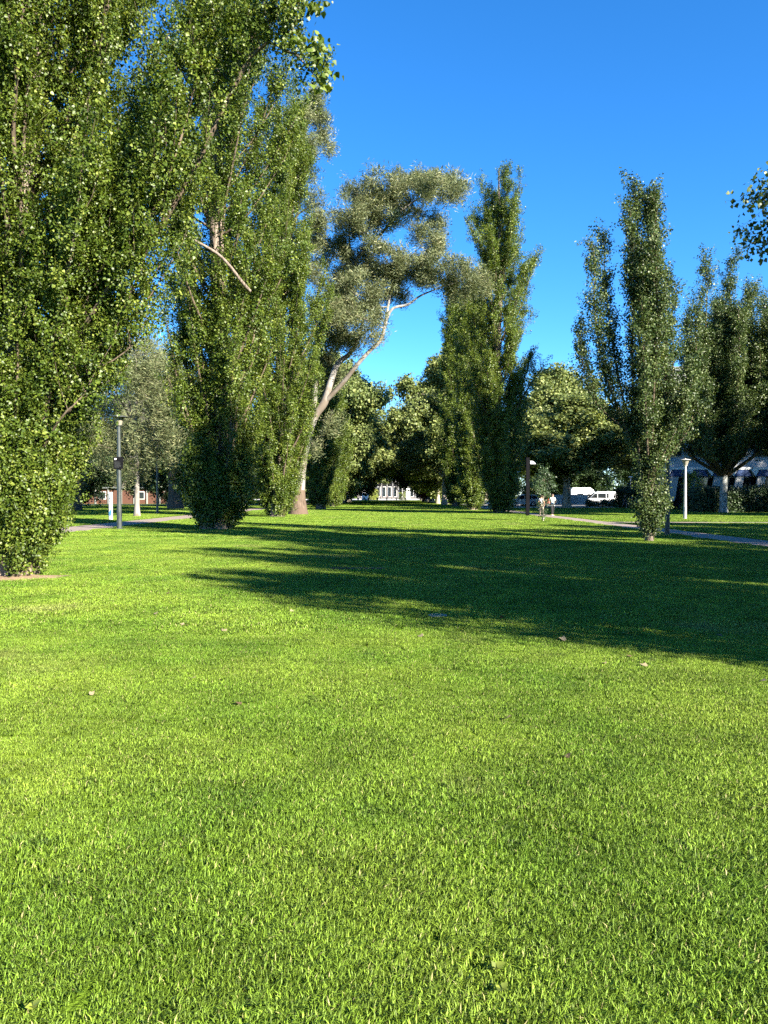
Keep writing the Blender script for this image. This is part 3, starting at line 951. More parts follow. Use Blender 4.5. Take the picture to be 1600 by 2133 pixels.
# --- young poplar on the right with several leaders
R0 = gp(1352, 1128)
D0 = R0[1]
def pl(*pts):
    return np.array([np.append(rel(x, y, D0 + dy, R0), r) for x, y, dy, r in pts])
c0 = [pl((1352, 1120, 0, .05), (1345, 1000, 0, .06), (1335, 850, .2, .05), (1332, 640, .2, .04), (1328, 480, .2, .03), (1330, 395, .2, .01)),
      pl((1350, 1120, 0, .05), (1335, 980, -.3, .05), (1318, 800, -.3, .04), (1318, 600, -.3, .03), (1312, 430, -.2, .01)),
      pl((1352, 1120, 0, .05), (1350, 960, .3, .05), (1350, 760, .5, .04), (1352, 560, .5, .03), (1350, 430, .4, .01)),
      pl((1348, 1010, 0, .05), (1310, 880, .2, .04), (1280, 740, .3, .035), (1262, 600, .3, .02), (1258, 492, .2, .01)),
      pl((1346, 1000, 0, .05), (1300, 880, -.3, .04), (1262, 780, -.4, .03), (1240, 660, -.4, .02), (1238, 510, -.4, .01)),
      pl((1310, 890, 0, .04), (1262, 820, .5, .03), (1222, 760, .6, .02), (1205, 690, .6, .01)),
      pl((1310, 900, 0, .04), (1250, 850, -.6, .03), (1222, 800, -.6, .02), (1212, 740, -.6, .01)),
      pl((1355, 1040, 0, .05), (1375, 900, -.2, .04), (1388, 740, -.3, .03), (1386, 560, -.3, .01)),
      pl((1355, 1020, 0, .05), (1385, 900, .5, .04), (1402, 780, .8, .03), (1400, 640, .8, .01)),
      pl((1355, 1010, 0, .05), (1362, 820, -.9, .04), (1368, 660, -1.0, .03), (1366, 500, -1.0, .01)),
      pl((1352, 1000, 0, .05), (1345, 860, -1.2, .04), (1340, 740, -1.4, .03), (1338, 640, -1.4, .01)),
      pl((1358, 990, 0, .05), (1395, 920, -.6, .03), (1425, 850, -.9, .02), (1432, 760, -.9, .01)),
      pl((1362, 990, 0, .05), (1410, 930, .3, .03), (1440, 880, .4, .02), (1450, 800, .4, .01))]
P0 = [(0, .2), (1, .35), (2.2, .5), (3.5, .7), (5, .9), (8, .7), (11, .4), (12.5, .15)]
poplar('young poplar with several leaders beside a grey lamp post on the right', R0, 12.4, .11, P0, 20, 4600, 24, scale=.85, custom=c0, sset='white_poplar', group='young poplars by the right footpath', shoot=(.28, .75), every=.22, jitter=.07, trunk_top=.8, flare=1.2, hlow=.08, suckers=(10, .22, 1.2), tilt=.30)

# --- same kind, just outside the right edge: a branch of it hangs into view, its shadow lies over the lawn
PM = [(0, .4), (1, .9), (2.5, 1.8), (4.5, 2.6), (6.5, 2.3), (8, 1.3), (9.2, .3)]
RN = np.array((9.9, 3.0, 0))
poplar('young poplar beyond the right edge casting the nearest fingers of shade', RN, 9.0, .2, PM, 50, 2400, 26, sset='white_poplar', group='young poplars by the right footpath', shoot=(.5, 1.2), every=.4, scale=1.15, suckers=(30, .6, 2.0))
RM = np.array((10.4, 12.4, 0))
def pm(*pts):
    return np.array([np.append(at(x, y, d) - RM, r) for x, y, d, r in pts])
cm = [np.vstack([np.append(np.array((0, 0, 4.2)), .06), pm((1680, 450, 13.2, .04), (1620, 430, 13.4, .02), (1592, 422, 13.5, .008))]),
      np.vstack([np.append(np.array((0, 0, 3.6)), .06), pm((1680, 540, 13.2, .04), (1620, 515, 13.4, .02), (1586, 503, 13.5, .008))])]
poplar('young poplar beyond the right edge whose leafy branch tips hang into view', RM, 9.4, .2, PM, 50, 2600, 25, custom=cm, sset='white_poplar', group='young poplars by the right footpath', shoot=(.3, .7), every=.4, scale=1.1, suckers=(30, .6, 2.0),
       drop=lambda p: p[0] < .5 * p[1] + 2.2)

# --- dead grey limb slanting across the second poplar
mb = Tubes()
q = smooth_path(np.array([np.append(at(x, y, d) - T2, r) for x, y, d, r in ((520, 606, 35.2, .12), (506, 590, 34.6, .11), (462, 536, 33.6, .09), (410, 503, 33.0, .07), (344, 468, 32.6, .04))]), 5)
for c in [o for o in bpy.data.objects if o.get('label', '').startswith('second poplar')]:
    link('dead_limb', np_mesh('dead_limb', *(lambda t: (t[0], [t[1]]))(tube(q[:, :3], q[:, 3] * .75, 8)), M['poplar_bark'], smooth=True), c)

# --- leaning gum tree
E1 = gp(621, 1072)
DE = E1[1]
def el(*pts):
    return np.array([np.append(rel(x, y, DE + dy, E1), r) for x, y, dy, r in pts])
tr1 = el((621, 1072, 0, .62), (622, 1030, 0, .52), (628, 975, 0, .40), (640, 915, 0, .37), (655, 868, 0, .35), (676, 838, 0, .33), (689, 795, .3, .27), (704, 757, .6, .24), (730, 735, 1.0, .19), (748, 700, 1.3, .14), (760, 650, 1.6, .08))
l2 = el((676, 838, 0, .26), (712, 800, -.4, .24), (744, 760, -.8, .23), (768, 733, -1, .21), (793, 708, -1, .19), (804, 670, -1, .17), (818, 643, -.8, .15), (850, 634, -.6, .13), (876, 616, -.4, .10), (915, 600, -.3, .06), (960, 585, 0, .03))
l3 = el((655, 868, 0, .22), (658, 780, 1.5, .20), (664, 700, 2, .18), (686, 657, 2, .17), (700, 609, 2, .16), (737, 547, 1.5, .15), (785, 496, 1, .13), (814, 465, .6, .11), (847, 430, .4, .08), (890, 405, .3, .05), (930, 390, .2, .03))
l4 = el((804, 670, -1, .13), (812, 620, .4, .10), (826, 575, 1.6, .08), (850, 540, 2.2, .05), (880, 510, 2.4, .03))
l5 = el((737, 547, 1.5, .10), (728, 505, 2.2, .08), (730, 460, 2.6, .06), (752, 420, 2.8, .03))
l6 = el((664, 700, 2, .12), (655, 650, 3, .10), (668, 590, 3.4, .08), (690, 540, 3.6, .04))
raw = [(720, 432, 34, 30), (762, 405, 38, 32), (812, 388, 42, 34), (862, 378, 44, 30), (912, 385, 40, 30), (942, 388, 30, 26), (790, 440, 44, 26), (742, 465, 38, 22), (838, 425, 36, 22), (885, 362, 26, 20), (940, 360, 22, 18), (745, 390, 24, 20),
       (690, 515, 36, 34), (736, 535, 46, 42), (796, 530, 52, 40), (846, 555, 46, 38), (900, 500, 34, 34), (905, 455, 26, 26), (888, 560, 36, 28), (762, 588, 52, 36), (704, 596, 40, 44), (826, 596, 40, 24), (925, 535, 24, 26), (870, 470, 24, 22),
       (942, 562, 30, 28), (985, 572, 34, 28), (1012, 588, 22, 22), (930, 590, 26, 24), (965, 545, 24, 18), (960, 610, 24, 18),
       (668, 650, 28, 46), (716, 648, 40, 44), (766, 640, 32, 34), (678, 715, 28, 40), (722, 700, 34, 32), (694, 770, 26, 30), (664, 780, 20, 36), (650, 560, 22, 40), (790, 660, 18, 18), (690, 870, 12, 26), (652, 925, 14, 20), (772, 690, 22, 22), (660, 470, 22, 26), (735, 600, 40, 34)]
rg = np.random.default_rng(8)
k = DE / 1600
cl = []
for x, y, rx, ry in raw:
    c = rel(x, y, DE + rg.normal() * 1.8 + .5, E1)
    q_ = .72 if x > 905 and y > 480 else .95
    cl.append((c[0], c[1], c[2], rx * k * q_, (rx + ry) / 2 * k * 1.2, ry * k * q_))
l2[:, 3] *= .78
clump_tree('gum_tree', 'tall gum tree with pale trunk leaning over the lawn, grey-green drooping leaves', E1, [tr1, l2, l3, l4, l5, l6], cl, 7000, 31, 'gum', 'gum_bark', droop=.6, scale=1.45, group='gum trees', base_bark='gum_bark_base', split_h=2.4)

# --- gum hidden behind the second poplar, tips of it show against the sky
E2 = np.array((-8.9, 63.5, 0))
def e2(*pts):
    return np.array([np.append(at(x, y, d) - E2, r) for x, y, d, r in pts])
tr2 = np.vstack([[0, 0, 0, .45], [.1, 0, 6, .38], [.3, 0, 13, .32], [.8, 0, 20, .24], [1.6, 0, 27, .14], [2.6, 0, 32, .06]])
l2 = np.vstack([[.5, 0, 17, .16], e2((610, 470, 63, .10), (645, 430, 63, .05))])
l3 = np.vstack([[1.3, 0, 25, .14], e2((630, 330, 63, .08), (660, 285, 63, .04))])
kk = 63 / 1600
cl = []
for x, y, rx, ry in [(655, 215, 18, 20), (676, 235, 13, 17), (668, 280, 14, 18), (684, 300, 8, 16), (640, 300, 16, 24), (655, 410, 13, 22), (660, 450, 12, 22), (648, 490, 13, 22), (625, 240, 20, 26), (660, 190, 12, 10), (630, 350, 16, 24)]:
    c = at(x, y, 63 + rg.normal() * .8) - E2
    cl.append((c[0], c[1], c[2], rx * kk, rx * kk * 1.3, ry * kk))
clump_tree('gum_tree', 'gum tree mostly hidden behind the left poplars, grey leaf tips against the sky', E2, [tr2, l2, l3], cl, 900, 32, 'gum', 'poplar_bark', droop=.55, scale=1.3, group='gum trees')

# --- gums on the lawn left of the path
def gum(label, loc, H, r, rad, n, seed, lean=(0, 0), low=.30, scale=1.4, dark=False):
    rng = np.random.default_rng(seed)
    zs = [0, H * .15, H * .3, H * .5, H * .7, H * .9]
    tr = [np.array([(lean[0] * (z / H), lean[1] * (z / H), z, r * (1 - .9 * z / H)) for z in zs])]
    for i in range(7):
        a = i * 2.4 + rng.normal() * .4; z0 = H * rng.uniform(.25, .5); e = rad * rng.uniform(.55, .9); z1 = z0 + H * rng.uniform(.05, .35)
        ox, oy = lean[0] * z0 / H, lean[1] * z0 / H
        tr.append(np.array([(ox, oy, z0, r * .45), (ox + math.cos(a) * e * .5, oy + math.sin(a) * e * .5, z0 + (z1 - z0) * .6, r * .28), (ox + math.cos(a) * e, oy + math.sin(a) * e, z1, .05)]))
    cl = []
    for i in range(46):
        d = rng.normal(size=3); d /= np.linalg.norm(d); q = rng.uniform(.45, .95)
        z = H * (low + 1) / 2 + d[2] * H * (1 - low) / 2 * q
        s = rad * rng.uniform(.20, .32)
        cl.append((lean[0] * z / H + d[0] * rad * q, lean[1] * z / H + d[1] * rad * q, z, s, s, s * 1.1))
    return clump_tree('gum_tree', label, loc, tr, cl, n, seed + 3, 'gum', 'gum_bark', droop=.6, scale=scale, group='gum trees', base_bark='gum_bark_base' if dark else None, split_h=H * .4 if dark else 0)


gum('gum tree with a straight pale dappled trunk between lamp post and path', np.array((-19.3, 60.0, 0)), 17, .21, 6.6, 3200, 41, low=.16)
gum('gum tree with a thick leaning brown trunk behind the near poplar', gp(150, 1064), 17, .75, 6.5, 2600, 42, lean=(1.5, 0), low=.22, dark=True)
gum('gum tree with a thick dark trunk just left of the second poplar', gp(366, 1060), 18, .75, 6.0, 2200, 43, lean=(-1.2, 0), low=.35, dark=True)

# --- plane trees closing the avenue: three built, the rest copies
PLG = 'plane trees along the end of the avenue'
pa = round_tree('plane_tree', 'nearest plane tree of the left row, behind the dark poplars', (-8.8, 128, 0), 25, 8.4, 5200, 51, trunk_r=.42, scale=1.35, group=PLG)
pb = round_tree('plane_tree', 'nearest plane tree of the right row, pale sunlit crown', (10.4, 132, 0), 25, 7.6, 5200, 52, trunk_r=.42, scale=1.35, group=PLG)
pc = round_tree('plane_tree', 'broad sunlit plane tree behind the two walkers', (25.5, 108, 0), 18.5, 6.3, 5000, 53, trunk_r=.38, scale=1.2, group='plane trees around the car park', low=.34, trunk_h=.26)


def again(src, label, loc, rz, sx, sz, group):
    c = copy_tree(src)
    c.location = loc; c.rotation_euler = (0, 0, rz); c.scale = (sx, sx, sz)
    tag(c, label, 'tree', group)
    return c


again(pb, 'second plane tree of the left row down the avenue', (-9.2, 150, 0), 1.1, 1.2, .98, PLG)
again(pa, 'third plane tree of the left row down the avenue', (-9.0, 174, 0), 2.3, 1.15, 1.0, PLG)
again(pb, 'fourth plane tree of the left row down the avenue', (-9.4, 200, 0), 4.0, 1.42, 1.02, PLG)
again(pa, 'last plane tree of the left row, beside the white gate pillar', (-10.5, 236, 0), 5.2, 1.45, .95, PLG)
again(pa, 'second plane tree of the right row down the avenue', (10.8, 154, 0), 3.3, .95, .98, PLG)
again(pb, 'third plane tree of the right row down the avenue', (11.0, 178, 0), 2.0, 1.25, 1.0, PLG)
again(pa, 'fourth plane tree of the right row down the avenue', (10.8, 205, 0), .6, 1.36, 1.0, PLG)
again(pb, 'last plane tree of the right row before the plaza', (12.0, 240, 0), 5.5, 1.5, .95, PLG)
CP = 'plane trees around the car park'
again(pc, 'low dark plane tree shading the blue screen fence', (23.4, 98, 0), 2.1, 1.12, .72, CP)
again(pc, 'plane tree right of the dark one, beyond the yellow signs', (56, 128, 0), 4.0, 1.15, .78, CP)
again(pc, 'plane tree far behind the caravan', (33, 160, 0), .7, 1.2, .9, CP)
again(pc, 'plane tree far behind the silver utility vehicle', (21, 158, 0), 5.0, 1.2, .85, CP)
again(pc, 'plane tree in the back of the car park near the yellow signs', (52, 150, 0), 3.0, 1.3, .85, CP)
again(pc, 'rearmost plane tree at the right, behind the building', (66, 135, 0), 1.5, 1.3, 1.0, CP)

# --- dark background trees beyond the left lawn and the car park
da = round_tree('shade_tree', 'dark evergreen tree behind the pale gum trunk', (-33, 118, 0), 13, 6.2, 3400, 61, sset='dark', scale=1.6, group='dark trees behind the left lawn', low=.14, trunk_h=.2)
DG = 'dark trees behind the left lawn'
again(da, 'dark evergreen tree at the left end of the brick wall', (-47, 116, 0), 1.0, 1.1, 1.05, DG)
again(da, 'dark evergreen tree behind the second poplar', (-22, 120, 0), 2.2, 1.05, 1.1, DG)
again(da, 'dark evergreen tree far behind the near poplar', (-62, 112, 0), 3.4, 1.15, 1.1, DG)
again(da, 'dark evergreen tree behind the third poplar', (-17, 150, 0), 4.4, 1.2, 1.3, DG)
again(da, 'tall dark evergreen tree behind the brick building', (-40, 172, 0), 5.0, 1.4, 1.35, DG)
again(da, 'tall dark evergreen tree behind the left gums', (-66, 168, 0), .4, 1.5, 1.3, DG)
again(da, 'tall dark evergreen tree near the avenue behind the gum tree', (-24, 190, 0), 1.7, 1.5, 1.35, DG)
again(da, 'outermost dark evergreen tree at the far left', (-80, 120, 0), 2.9, 1.3, 1.2, DG)
again(da, 'dark evergreen tree right of the last plane trees', (24, 185, 0), 2.7, 1.3, 1.2, 'dark trees behind the car park')
again(da, 'dark evergreen tree behind the yellow signs', (44, 180, 0), 3.7, 1.4, 1.2, 'dark trees behind the car park')
again(da, 'dark evergreen tree behind the white van', (62, 176, 0), 4.7, 1.4, 1.2, 'dark trees behind the car park')
again(da, 'dark evergreen tree behind the right lamp post', (80, 160, 0), 5.7, 1.5, 1.2, 'dark trees behind the car park')
pp = round_tree('plum_tree', 'purple-leaved plum tree low beside the right avenue trunks', (11.6, 192, 0), 8.5, 4.2, 1100, 65, sset='plum', scale=1.6, group='purple plum trees', low=.1, ncl=18, trunk_r=.15)
again(pp, 'purple-leaved plum tree beyond the first one on the right', (12.5, 212, 0), 2.0, 1.0, 1.0, 'purple plum trees')
again(pp, 'small reddish plum tree behind the white gate pillar', (-6.2, 292, 0), 4.0, .7, .75, 'purple plum trees')

# --- white-trunked poplar in front of the building on the right
W0 = gp(1507, 1068)
PW = [(0, .1), (3.5, .5), (5, 2.6), (7, 4.0), (11, 4.4), (16, 3.2), (20, 1.8), (22, .4)]
DW = W0[1]
cw = []
for tops in (((1492, 980, 0), (1478, 860, -1), (1470, 720, -1.5), (1474, 575, -1.5)), ((1512, 980, 0), (1516, 860, -1), (1520, 720, -1), (1520, 565, -1)), ((1515, 980, 0), (1545, 880, 0), (1560, 760, 0), (1556, 610, 0)), ((1515, 985, 0), (1570, 900, 1), (1590, 780, 1), (1594, 650, 1)),
             ((1498, 985, 0), (1460, 900, 0), (1436, 800, 0), (1428, 680, 0)), ((1500, 990, 0), (1450, 930, -2), (1425, 880, -2.5), (1412, 800, -2.5)), ((1510, 985, 0), (1500, 860, 2), (1495, 700, 2), (1500, 620, 2)), ((1515, 990, 0), (1590, 930, -2), (1620, 840, -2), (1630, 700, -2)), ((1500, 985, 0), (1470, 880, -3), (1452, 770, -3), (1448, 640, -3)), ((1498, 990, 0), (1455, 910, 1), (1440, 840, 1), (1436, 740, 1)), ((1505, 985, 0), (1530, 860, -3), (1540, 740, -3), (1538, 640, -3)), ((1510, 990, 0), (1560, 930, -3), (1580, 860, -3), (1584, 740, -3)), ((1505, 990, 0), (1440, 950, 0), (1415, 905, 0), (1405, 860, 0)), ((1505, 990, 0), (1480, 940, -4), (1465, 900, -4), (1460, 840, -4)), ((1505, 990, 0), (1530, 950, -4), (1545, 910, -4), (1550, 850, -4))):
    cw.append(np.array([np.append(at(x, y, DW + dy) - W0, r) for (x, y, dy), r in zip(tops, (.2, .13, .08, .02))]))
poplar('white-barked poplar with a black-scarred trunk in front of the building', W0, 20, .33, PW, 40, 9000, 71, custom=cw, sset='white_poplar', bark='white_bark', scale=1.7, hlow=.22, shoot=(.9, 2.2), every=.7, group='white-barked poplars', jitter=.22, flare=1.25)
W1 = np.array((37.5, 72.0, 0))
poplar('white-barked poplar at the right edge beside the first white-barked one', W1, 18, .33, PW, 70, 5600, 72, sset='white_poplar', bark='white_bark', scale=1.9, hlow=.2, shoot=(.9, 2.2), every=.8, group='white-barked poplars', jitter=.25, flare=1.25)

# --- row of poplars beyond the right edge that throws the broad shadow over the lawn
SG = 'poplars beyond the right edge of the view'
src = [o for o in bpy.data.objects if o.get('label', '').startswith('tallest poplar')][0]
for i, (x, y, s_, h) in enumerate(((21, 7.5, 1.0, .80), (24, -8.5, .6, .57), (24, -5.2, 1.0, .62), (25, .8, .8, .64), (29, 13.5, 1.0, .50), (29, 22, 1.1, .42), (31, 29, 1.1, .36), (30, 2, 1.2, .62), (38, 58, 1.4, .52), (48, 54, 1.4, .62), (56, 60, 1.6, .95), (60, 66, 1.7, .95), (64.5, 70.5, 1.1, .9), (67.5, 74.5, .9, .9))):
    again(src, 'poplar beyond the right edge, known by its shadow across the lawn', (x, y, 0), i * 1.9, s_, h, SG)

round_tree('shade_tree', 'unseen tall bare-boled tree added beyond the right edge to shade the tallest right poplar', (35.2, 48.2, 0), 30, 3.9, 2600, 82, sset='dark', scale=2.0, low=.30, trunk_h=.3, trunk_r=.4)  # unseen tree added to darken the lower part of the tallest right poplar

# --- far wood closing the view
rgw = np.random.default_rng(5)
P = []
for x in np.arange(-260, 261, 7):
    h = rgw.uniform(9, 17); yb = 352 + rgw.uniform(-12, 12)
    q = rgw.normal(size=(70, 3)); q /= np.linalg.norm(q, axis=1)[:, None]
    P.append(np.array((x, yb, h * .5)) + q * (6.5, 6, h * .5) * rgw.uniform(.6, 1, (70, 1)))
P = np.concatenate(P); P[:, 2] = np.maximum(P[:, 2], .3)
ng, nv, mt = SP['dark']
far = scatter_obj('far_wood', ng, nv, P, rgw.normal(size=P.shape) + (0, -.3, .4), rgw.uniform(4, 6.5, len(P)), rgw, mt)
tag(far, 'distant wood closing the view behind the avenue', 'wood', kind='stuff')

# ================================================================== objects
M['galv'] = plain('grey_painted_steel', (0.10, 0.11, 0.105), .5, .0, .18, 5)
M['pole_green'] = plain('grey_green_steel', (0.035, 0.043, 0.040), .5, .0, .25, 5)
M['cream'] = plain('cream_paint', (0.40, 0.38, 0.34), .5, 0, .12, 4)
M['black'] = plain('black_paint', (0.004, 0.004, 0.005), .8, 0, .3, 6, spec=.08)
M['white'] = plain('white_paint', (0.74, 0.74, 0.72), .4, 0, .06, 3)
M['panel_white'] = plain('white_wall', (0.40, 0.40, 0.39), .7, 0, .08, .6)
M['blue_panel'] = plain('blue_panel', (0.02, 0.055, 0.16), .5, 0, .15, 1)
M['sky_blue'] = plain('light_blue_print', (0.10, 0.38, 0.62), .4, 0, .1, 6)
M['screen'] = plain('blue_grey_mesh', (0.48, 0.54, 0.58), .7, 0, .15, 2)
M['lamp_glass'] = plain('frosted_diffuser', (0.22, 0.20, 0.15), .35, 0, .08, 8)
M['dark_glass'] = plain('dark_glass', (0.015, 0.018, 0.02), .08, 0, .2, 2, spec=.6)
M['tyre'] = plain('tyre_rubber', (0.02, 0.02, 0.02), .85, 0, .2, 10)
M['rim'] = plain('wheel_rim', (0.40, 0.40, 0.41), .35, .8, .1, 10)
M['car_white'] = plain('white_car_paint', (0.72, 0.73, 0.74), .25, 0, .04, 1.5, spec=.5)
M['car_silver'] = plain('silver_car_paint', (0.40, 0.41, 0.42), .28, .3, .05, 1.5, spec=.5)
M['car_red'] = plain('red_car_paint', (0.18, 0.02, 0.02), .3, 0, .08, 1.5, spec=.5)
M['car_dark'] = plain('dark_car_paint', (0.03, 0.035, 0.045), .25, 0, .08, 1.5, spec=.5)
M['light_red'] = plain('tail_lamp', (0.30, 0.01, 0.01), .2, 0, .1, 4)
M['light_clear'] = plain('head_lamp', (0.70, 0.70, 0.68), .12, 0, .05, 4)
M['yellow'] = plain('yellow_sign', (0.75, 0.55, 0.01), .45, 0, .05, 3)
M['brick'] = plain('red_brick', (0.085, 0.036, 0.022), .85, 0, .3, 14, bump=.3)
M['tan_wall'] = plain('tan_render', (0.45, 0.36, 0.26), .85, 0, .12, 2)
M['grey_wall'] = plain('grey_brown_wall', (0.12, 0.10, 0.09), .8, 0, .12, 1)
M['stone'] = plain('pale_stone', (0.15, 0.145, 0.14), .8, 0, .1, 1)
M['concrete'] = plain('concrete', (0.22, 0.215, 0.20), .9, 0, .18, 10, bump=.2)
M['iron'] = plain('cast_iron', (0.03, 0.03, 0.03), .6, .3, .3, 12)
M['skin'] = plain('skin', (0.50, 0.30, 0.21), .5, 0, .06, 8)
M['hair'] = plain('dark_hair', (0.03, 0.02, 0.015), .6, 0, .3, 30)
M['tee'] = plain('pale_teal_shirt', (0.55, 0.62, 0.58), .85, 0, .06, 10)
M['black_cloth'] = plain('black_cloth', (0.014, 0.014, 0.016), .85, 0, .2, 12)
M['beige_cloth'] = plain('beige_cloth', (0.46, 0.37, 0.27), .85, 0, .08, 10)
M['shoe'] = plain('pale_shoe', (0.55, 0.52, 0.48), .7, 0, .1, 10)
M['dry_leaf'] = plain('dry_leaf', (0.11, 0.07, 0.03), .8, 0, .3, 30)
M['dry_leaf_pale'] = plain('pale_dry_leaf', (0.19, 0.15, 0.085), .8, 0, .2, 30)


def camo():
    m, n, l, b = new_mat('patterned_cloth')
    tc = n.new('ShaderNodeTexCoord'); v = n.new('ShaderNodeTexVoronoi'); v.inputs['Scale'].default_value = 14
    l.new(tc.outputs['Object'], v.inputs['Vector'])
    rp = n.new('ShaderNodeValToRGB'); rp.color_ramp.interpolation = 'CONSTANT'
    e = rp.color_ramp.elements; e[0].color = (.02, .02, .025, 1); e[1].position = .62; e[1].color = (.6, .6, .58, 1)
    l.new(v.outputs['Color'], rp.inputs['Fac']); l.new(rp.outputs['Color'], b.inputs['Base Color'])
    b.inputs['Roughness'].default_value = .85
    return m


M['pattern'] = camo()

# ---- lamp posts
def lamp_post(label, loc, H, pole, head='lantern', r=.085, name='lamp_post', capr=.40):
    t = empty(name, tuple(loc)); tag(t, label, 'lamp post', 'lamp posts along the paths')
    hl = .48 if head == 'lantern' else .22
    MB().lathe([(r * 1.6, -.05), (r * 1.6, .02), (r * 1.05, .06), (r, .9), (r * .93, 1.0), (r * .85, H * .55), (r * .62, H - hl)], 14).build('pole', pole, t, True)
    MB().lathe([(r * 1.55, 0), (r * 2.3, .005), (r * 2.3, .03), (r * 1.2, .045)], 14).build('base_plate', M['galv'], t, True)
    MB().box(-.05, .05, -r - .006, -r + .02, .55, .85, .004).build('service_door', pole, t)
    if head == 'lantern':
        MB().lathe([(.07, H - .52), (.14, H - .48), (.14, H - .45)], 16).build('collar', pole, t, True)
        g = MB().lathe([(.135, H - .45), (.235, H - .09)], 16).build('diffuser', M['lamp_glass'], t, True)
        for k in range(4):
            a = k * math.pi / 2 + .4
            MB().tube([(math.cos(a) * .142, math.sin(a) * .142, H - .46), (math.cos(a) * .243, math.sin(a) * .243, H - .08)], [.008, .008], 5).build('frame_bar', pole, g)
        MB().lathe([(.24, H - .09), (capr, H - .075), (capr, H - .055), (capr * .55, H - .01), (.05, H + .01), (.03, H + .05)], 20).build('cap', pole, t, True)
    else:
        MB().lathe([(.06, H - .24), (.10, H - .10)], 14).build('diffuser', M['lamp_glass'], t, True)
        MB().lathe([(.12, H - .10), (.38, H - .08), (.40, H - .05), (.30, H + .02), (.05, H + .06)], 20).build('cap', M['white'], t, True)
    return t


def top_z(px, py, loc): return float(at(px, py, loc[1])[2])


L1 = gp(249, 1103); H1 = top_z(249, 866, L1)
lamp_post('grey lantern lamp post with a black notice sign, left of the second poplar', L1, H1, M['pole_green'], r=.12, capr=.52)
L2 = gp(328, 1071)
lamp_post('grey lamp post with a pale mushroom head, behind the sign lamp post', L2, top_z(328, 886, L2), M['galv'], 'cap', r=.10)
L3 = gp(1427, 1081)
lamp_post('sunlit cream lantern lamp post in front of the white-barked tree', L3, top_z(1427, 956, L3), M['cream'], r=.11, capr=.36)
L4 = gp(1390, 1116)
lamp_post('grey-green lamp post right beside the young poplar', L4, top_z(1390, 905, L4), M['pole_green'], r=.10)
L5 = gp(1079, 1059)
lamp_post('slim grey lamp post with a mushroom head left of the black post', L5, top_z(1079, 983, L5), M['galv'], 'cap', r=.08)
L6 = np.array((15.2, 118, 0))
lamp_post('far small lamp post between the right-hand poplars', L6, 4.6, M['galv'], 'cap', r=.08)
L7 = np.array((43.0, 134, 0))
lamp_post('far white street lamp post beside the yellow signs', L7, 4.9, M['white'], 'cap', r=.10)

# black square post with a white box luminaire
LB = gp(1099, 1075); HB = top_z(1099, 953, LB)
t = empty('lamp_post', tuple(LB)); tag(t, 'square black lamp post with a white box light on its right side', 'lamp post')
MB().box(-.14, .14, -.11, .11, -.02, HB, .012).build('pole', M['black'], t)
MB().box(-.20, .20, -.17, .17, 0, .03, .006).build('base_plate', M['iron'], t)
MB().tube([(.13, 0, HB - .30), (.24, 0, HB - .30)], [.03, .03], 8).build('arm', M['galv'], t)
mb = MB(); mb.prism([(.18, HB - .52), (.62, HB - .52), (.56, HB - .44), (.40, HB - .30), (.18, HB - .27)], -.17, .17)
mb.build('light_box', M['white'], t)
mb = MB(); mb.box(.22, .58, -.14, .14, HB - .535, HB - .522); mb.build('diffuser', M['lamp_glass'], t)

# ---- black notice sign strapped to the first lamp post
zb0, zb1 = at(249, 977, L1[1])[2], at(249, 952, L1[1])[2]
t = empty('notice_sign', (L1[0] + .02, L1[1] - .15, zb0)); t.rotation_euler = (0, 0, R(4)); tag(t, 'black notice plate with small white lines of text on the lamp post', 'sign')
hs = zb1 - zb0
MB().box(-.23, .23, -.014, 0, 0, hs, .004).build('plate', M['black'], t)
rl = random.Random(3)
for i in range(6):
    z = hs - .25 - i * .05
    w = rl.uniform(.20, .36)
    MB().box(-.18, -.18 + w, -.0165, -.0135, z, z + .007).build('text_line', M['galv'], t)
MB().add([(-.17, -.0165, hs - .06), (-.17, -.0165, hs - .15), (-.07, -.0165, hs - .11), (-.09, -.0165, hs - .07)], [(0, 1, 2, 3)]).build('emblem', M['white'], t)
for z in (.10, hs - .08):
    MB().lathe([(.135, z), (.142, z + .005), (.142, z + .03), (.135, z + .035)], 14, (0, .15, 0)).build('strap', M['galv'], t, True)

# ---- white wayfinding totem
S1 = gp(231, 1083.5)
HT = top_z(231, 1025, S1)
t = empty('totem_sign', tuple(S1), R(-28)); tag(t, 'white upright totem sign with a light blue band by the left path', 'sign')
MB().box(-.13, .13, -.05, .05, 0, HT, .012).build('panel', M['white'], t)
MB().box(-.155, -.133, -.055, .055, 0, HT - .12, .004).build('edge_strip', M['iron'], t)
MB().add([(-.125, -.053, .42), (.127, -.053, .42), (.127, -.053, .62), (.03, -.053, .70), (-.125, -.053, .52)], [(0, 1, 2, 3, 4)]).build('blue_band', M['sky_blue'], t)
MB().add([(-.125, -.053, .30), (.127, -.053, .34), (.127, -.053, .40), (-.125, -.053, .40)], [(0, 1, 2, 3)]).build('blue_band', M['sky_blue'], t)
for i in range(4):
    MB().box(-.10, .02 + .02 * (i % 2), -.0535, -.0505, HT - .34 - i * .10, HT - .31 - i * .10).build('text_line', M['galv'], t)
MB().box(-.20, .20, -.11, .11, -.03, .04, .01).build('footing', M['concrete'], t)

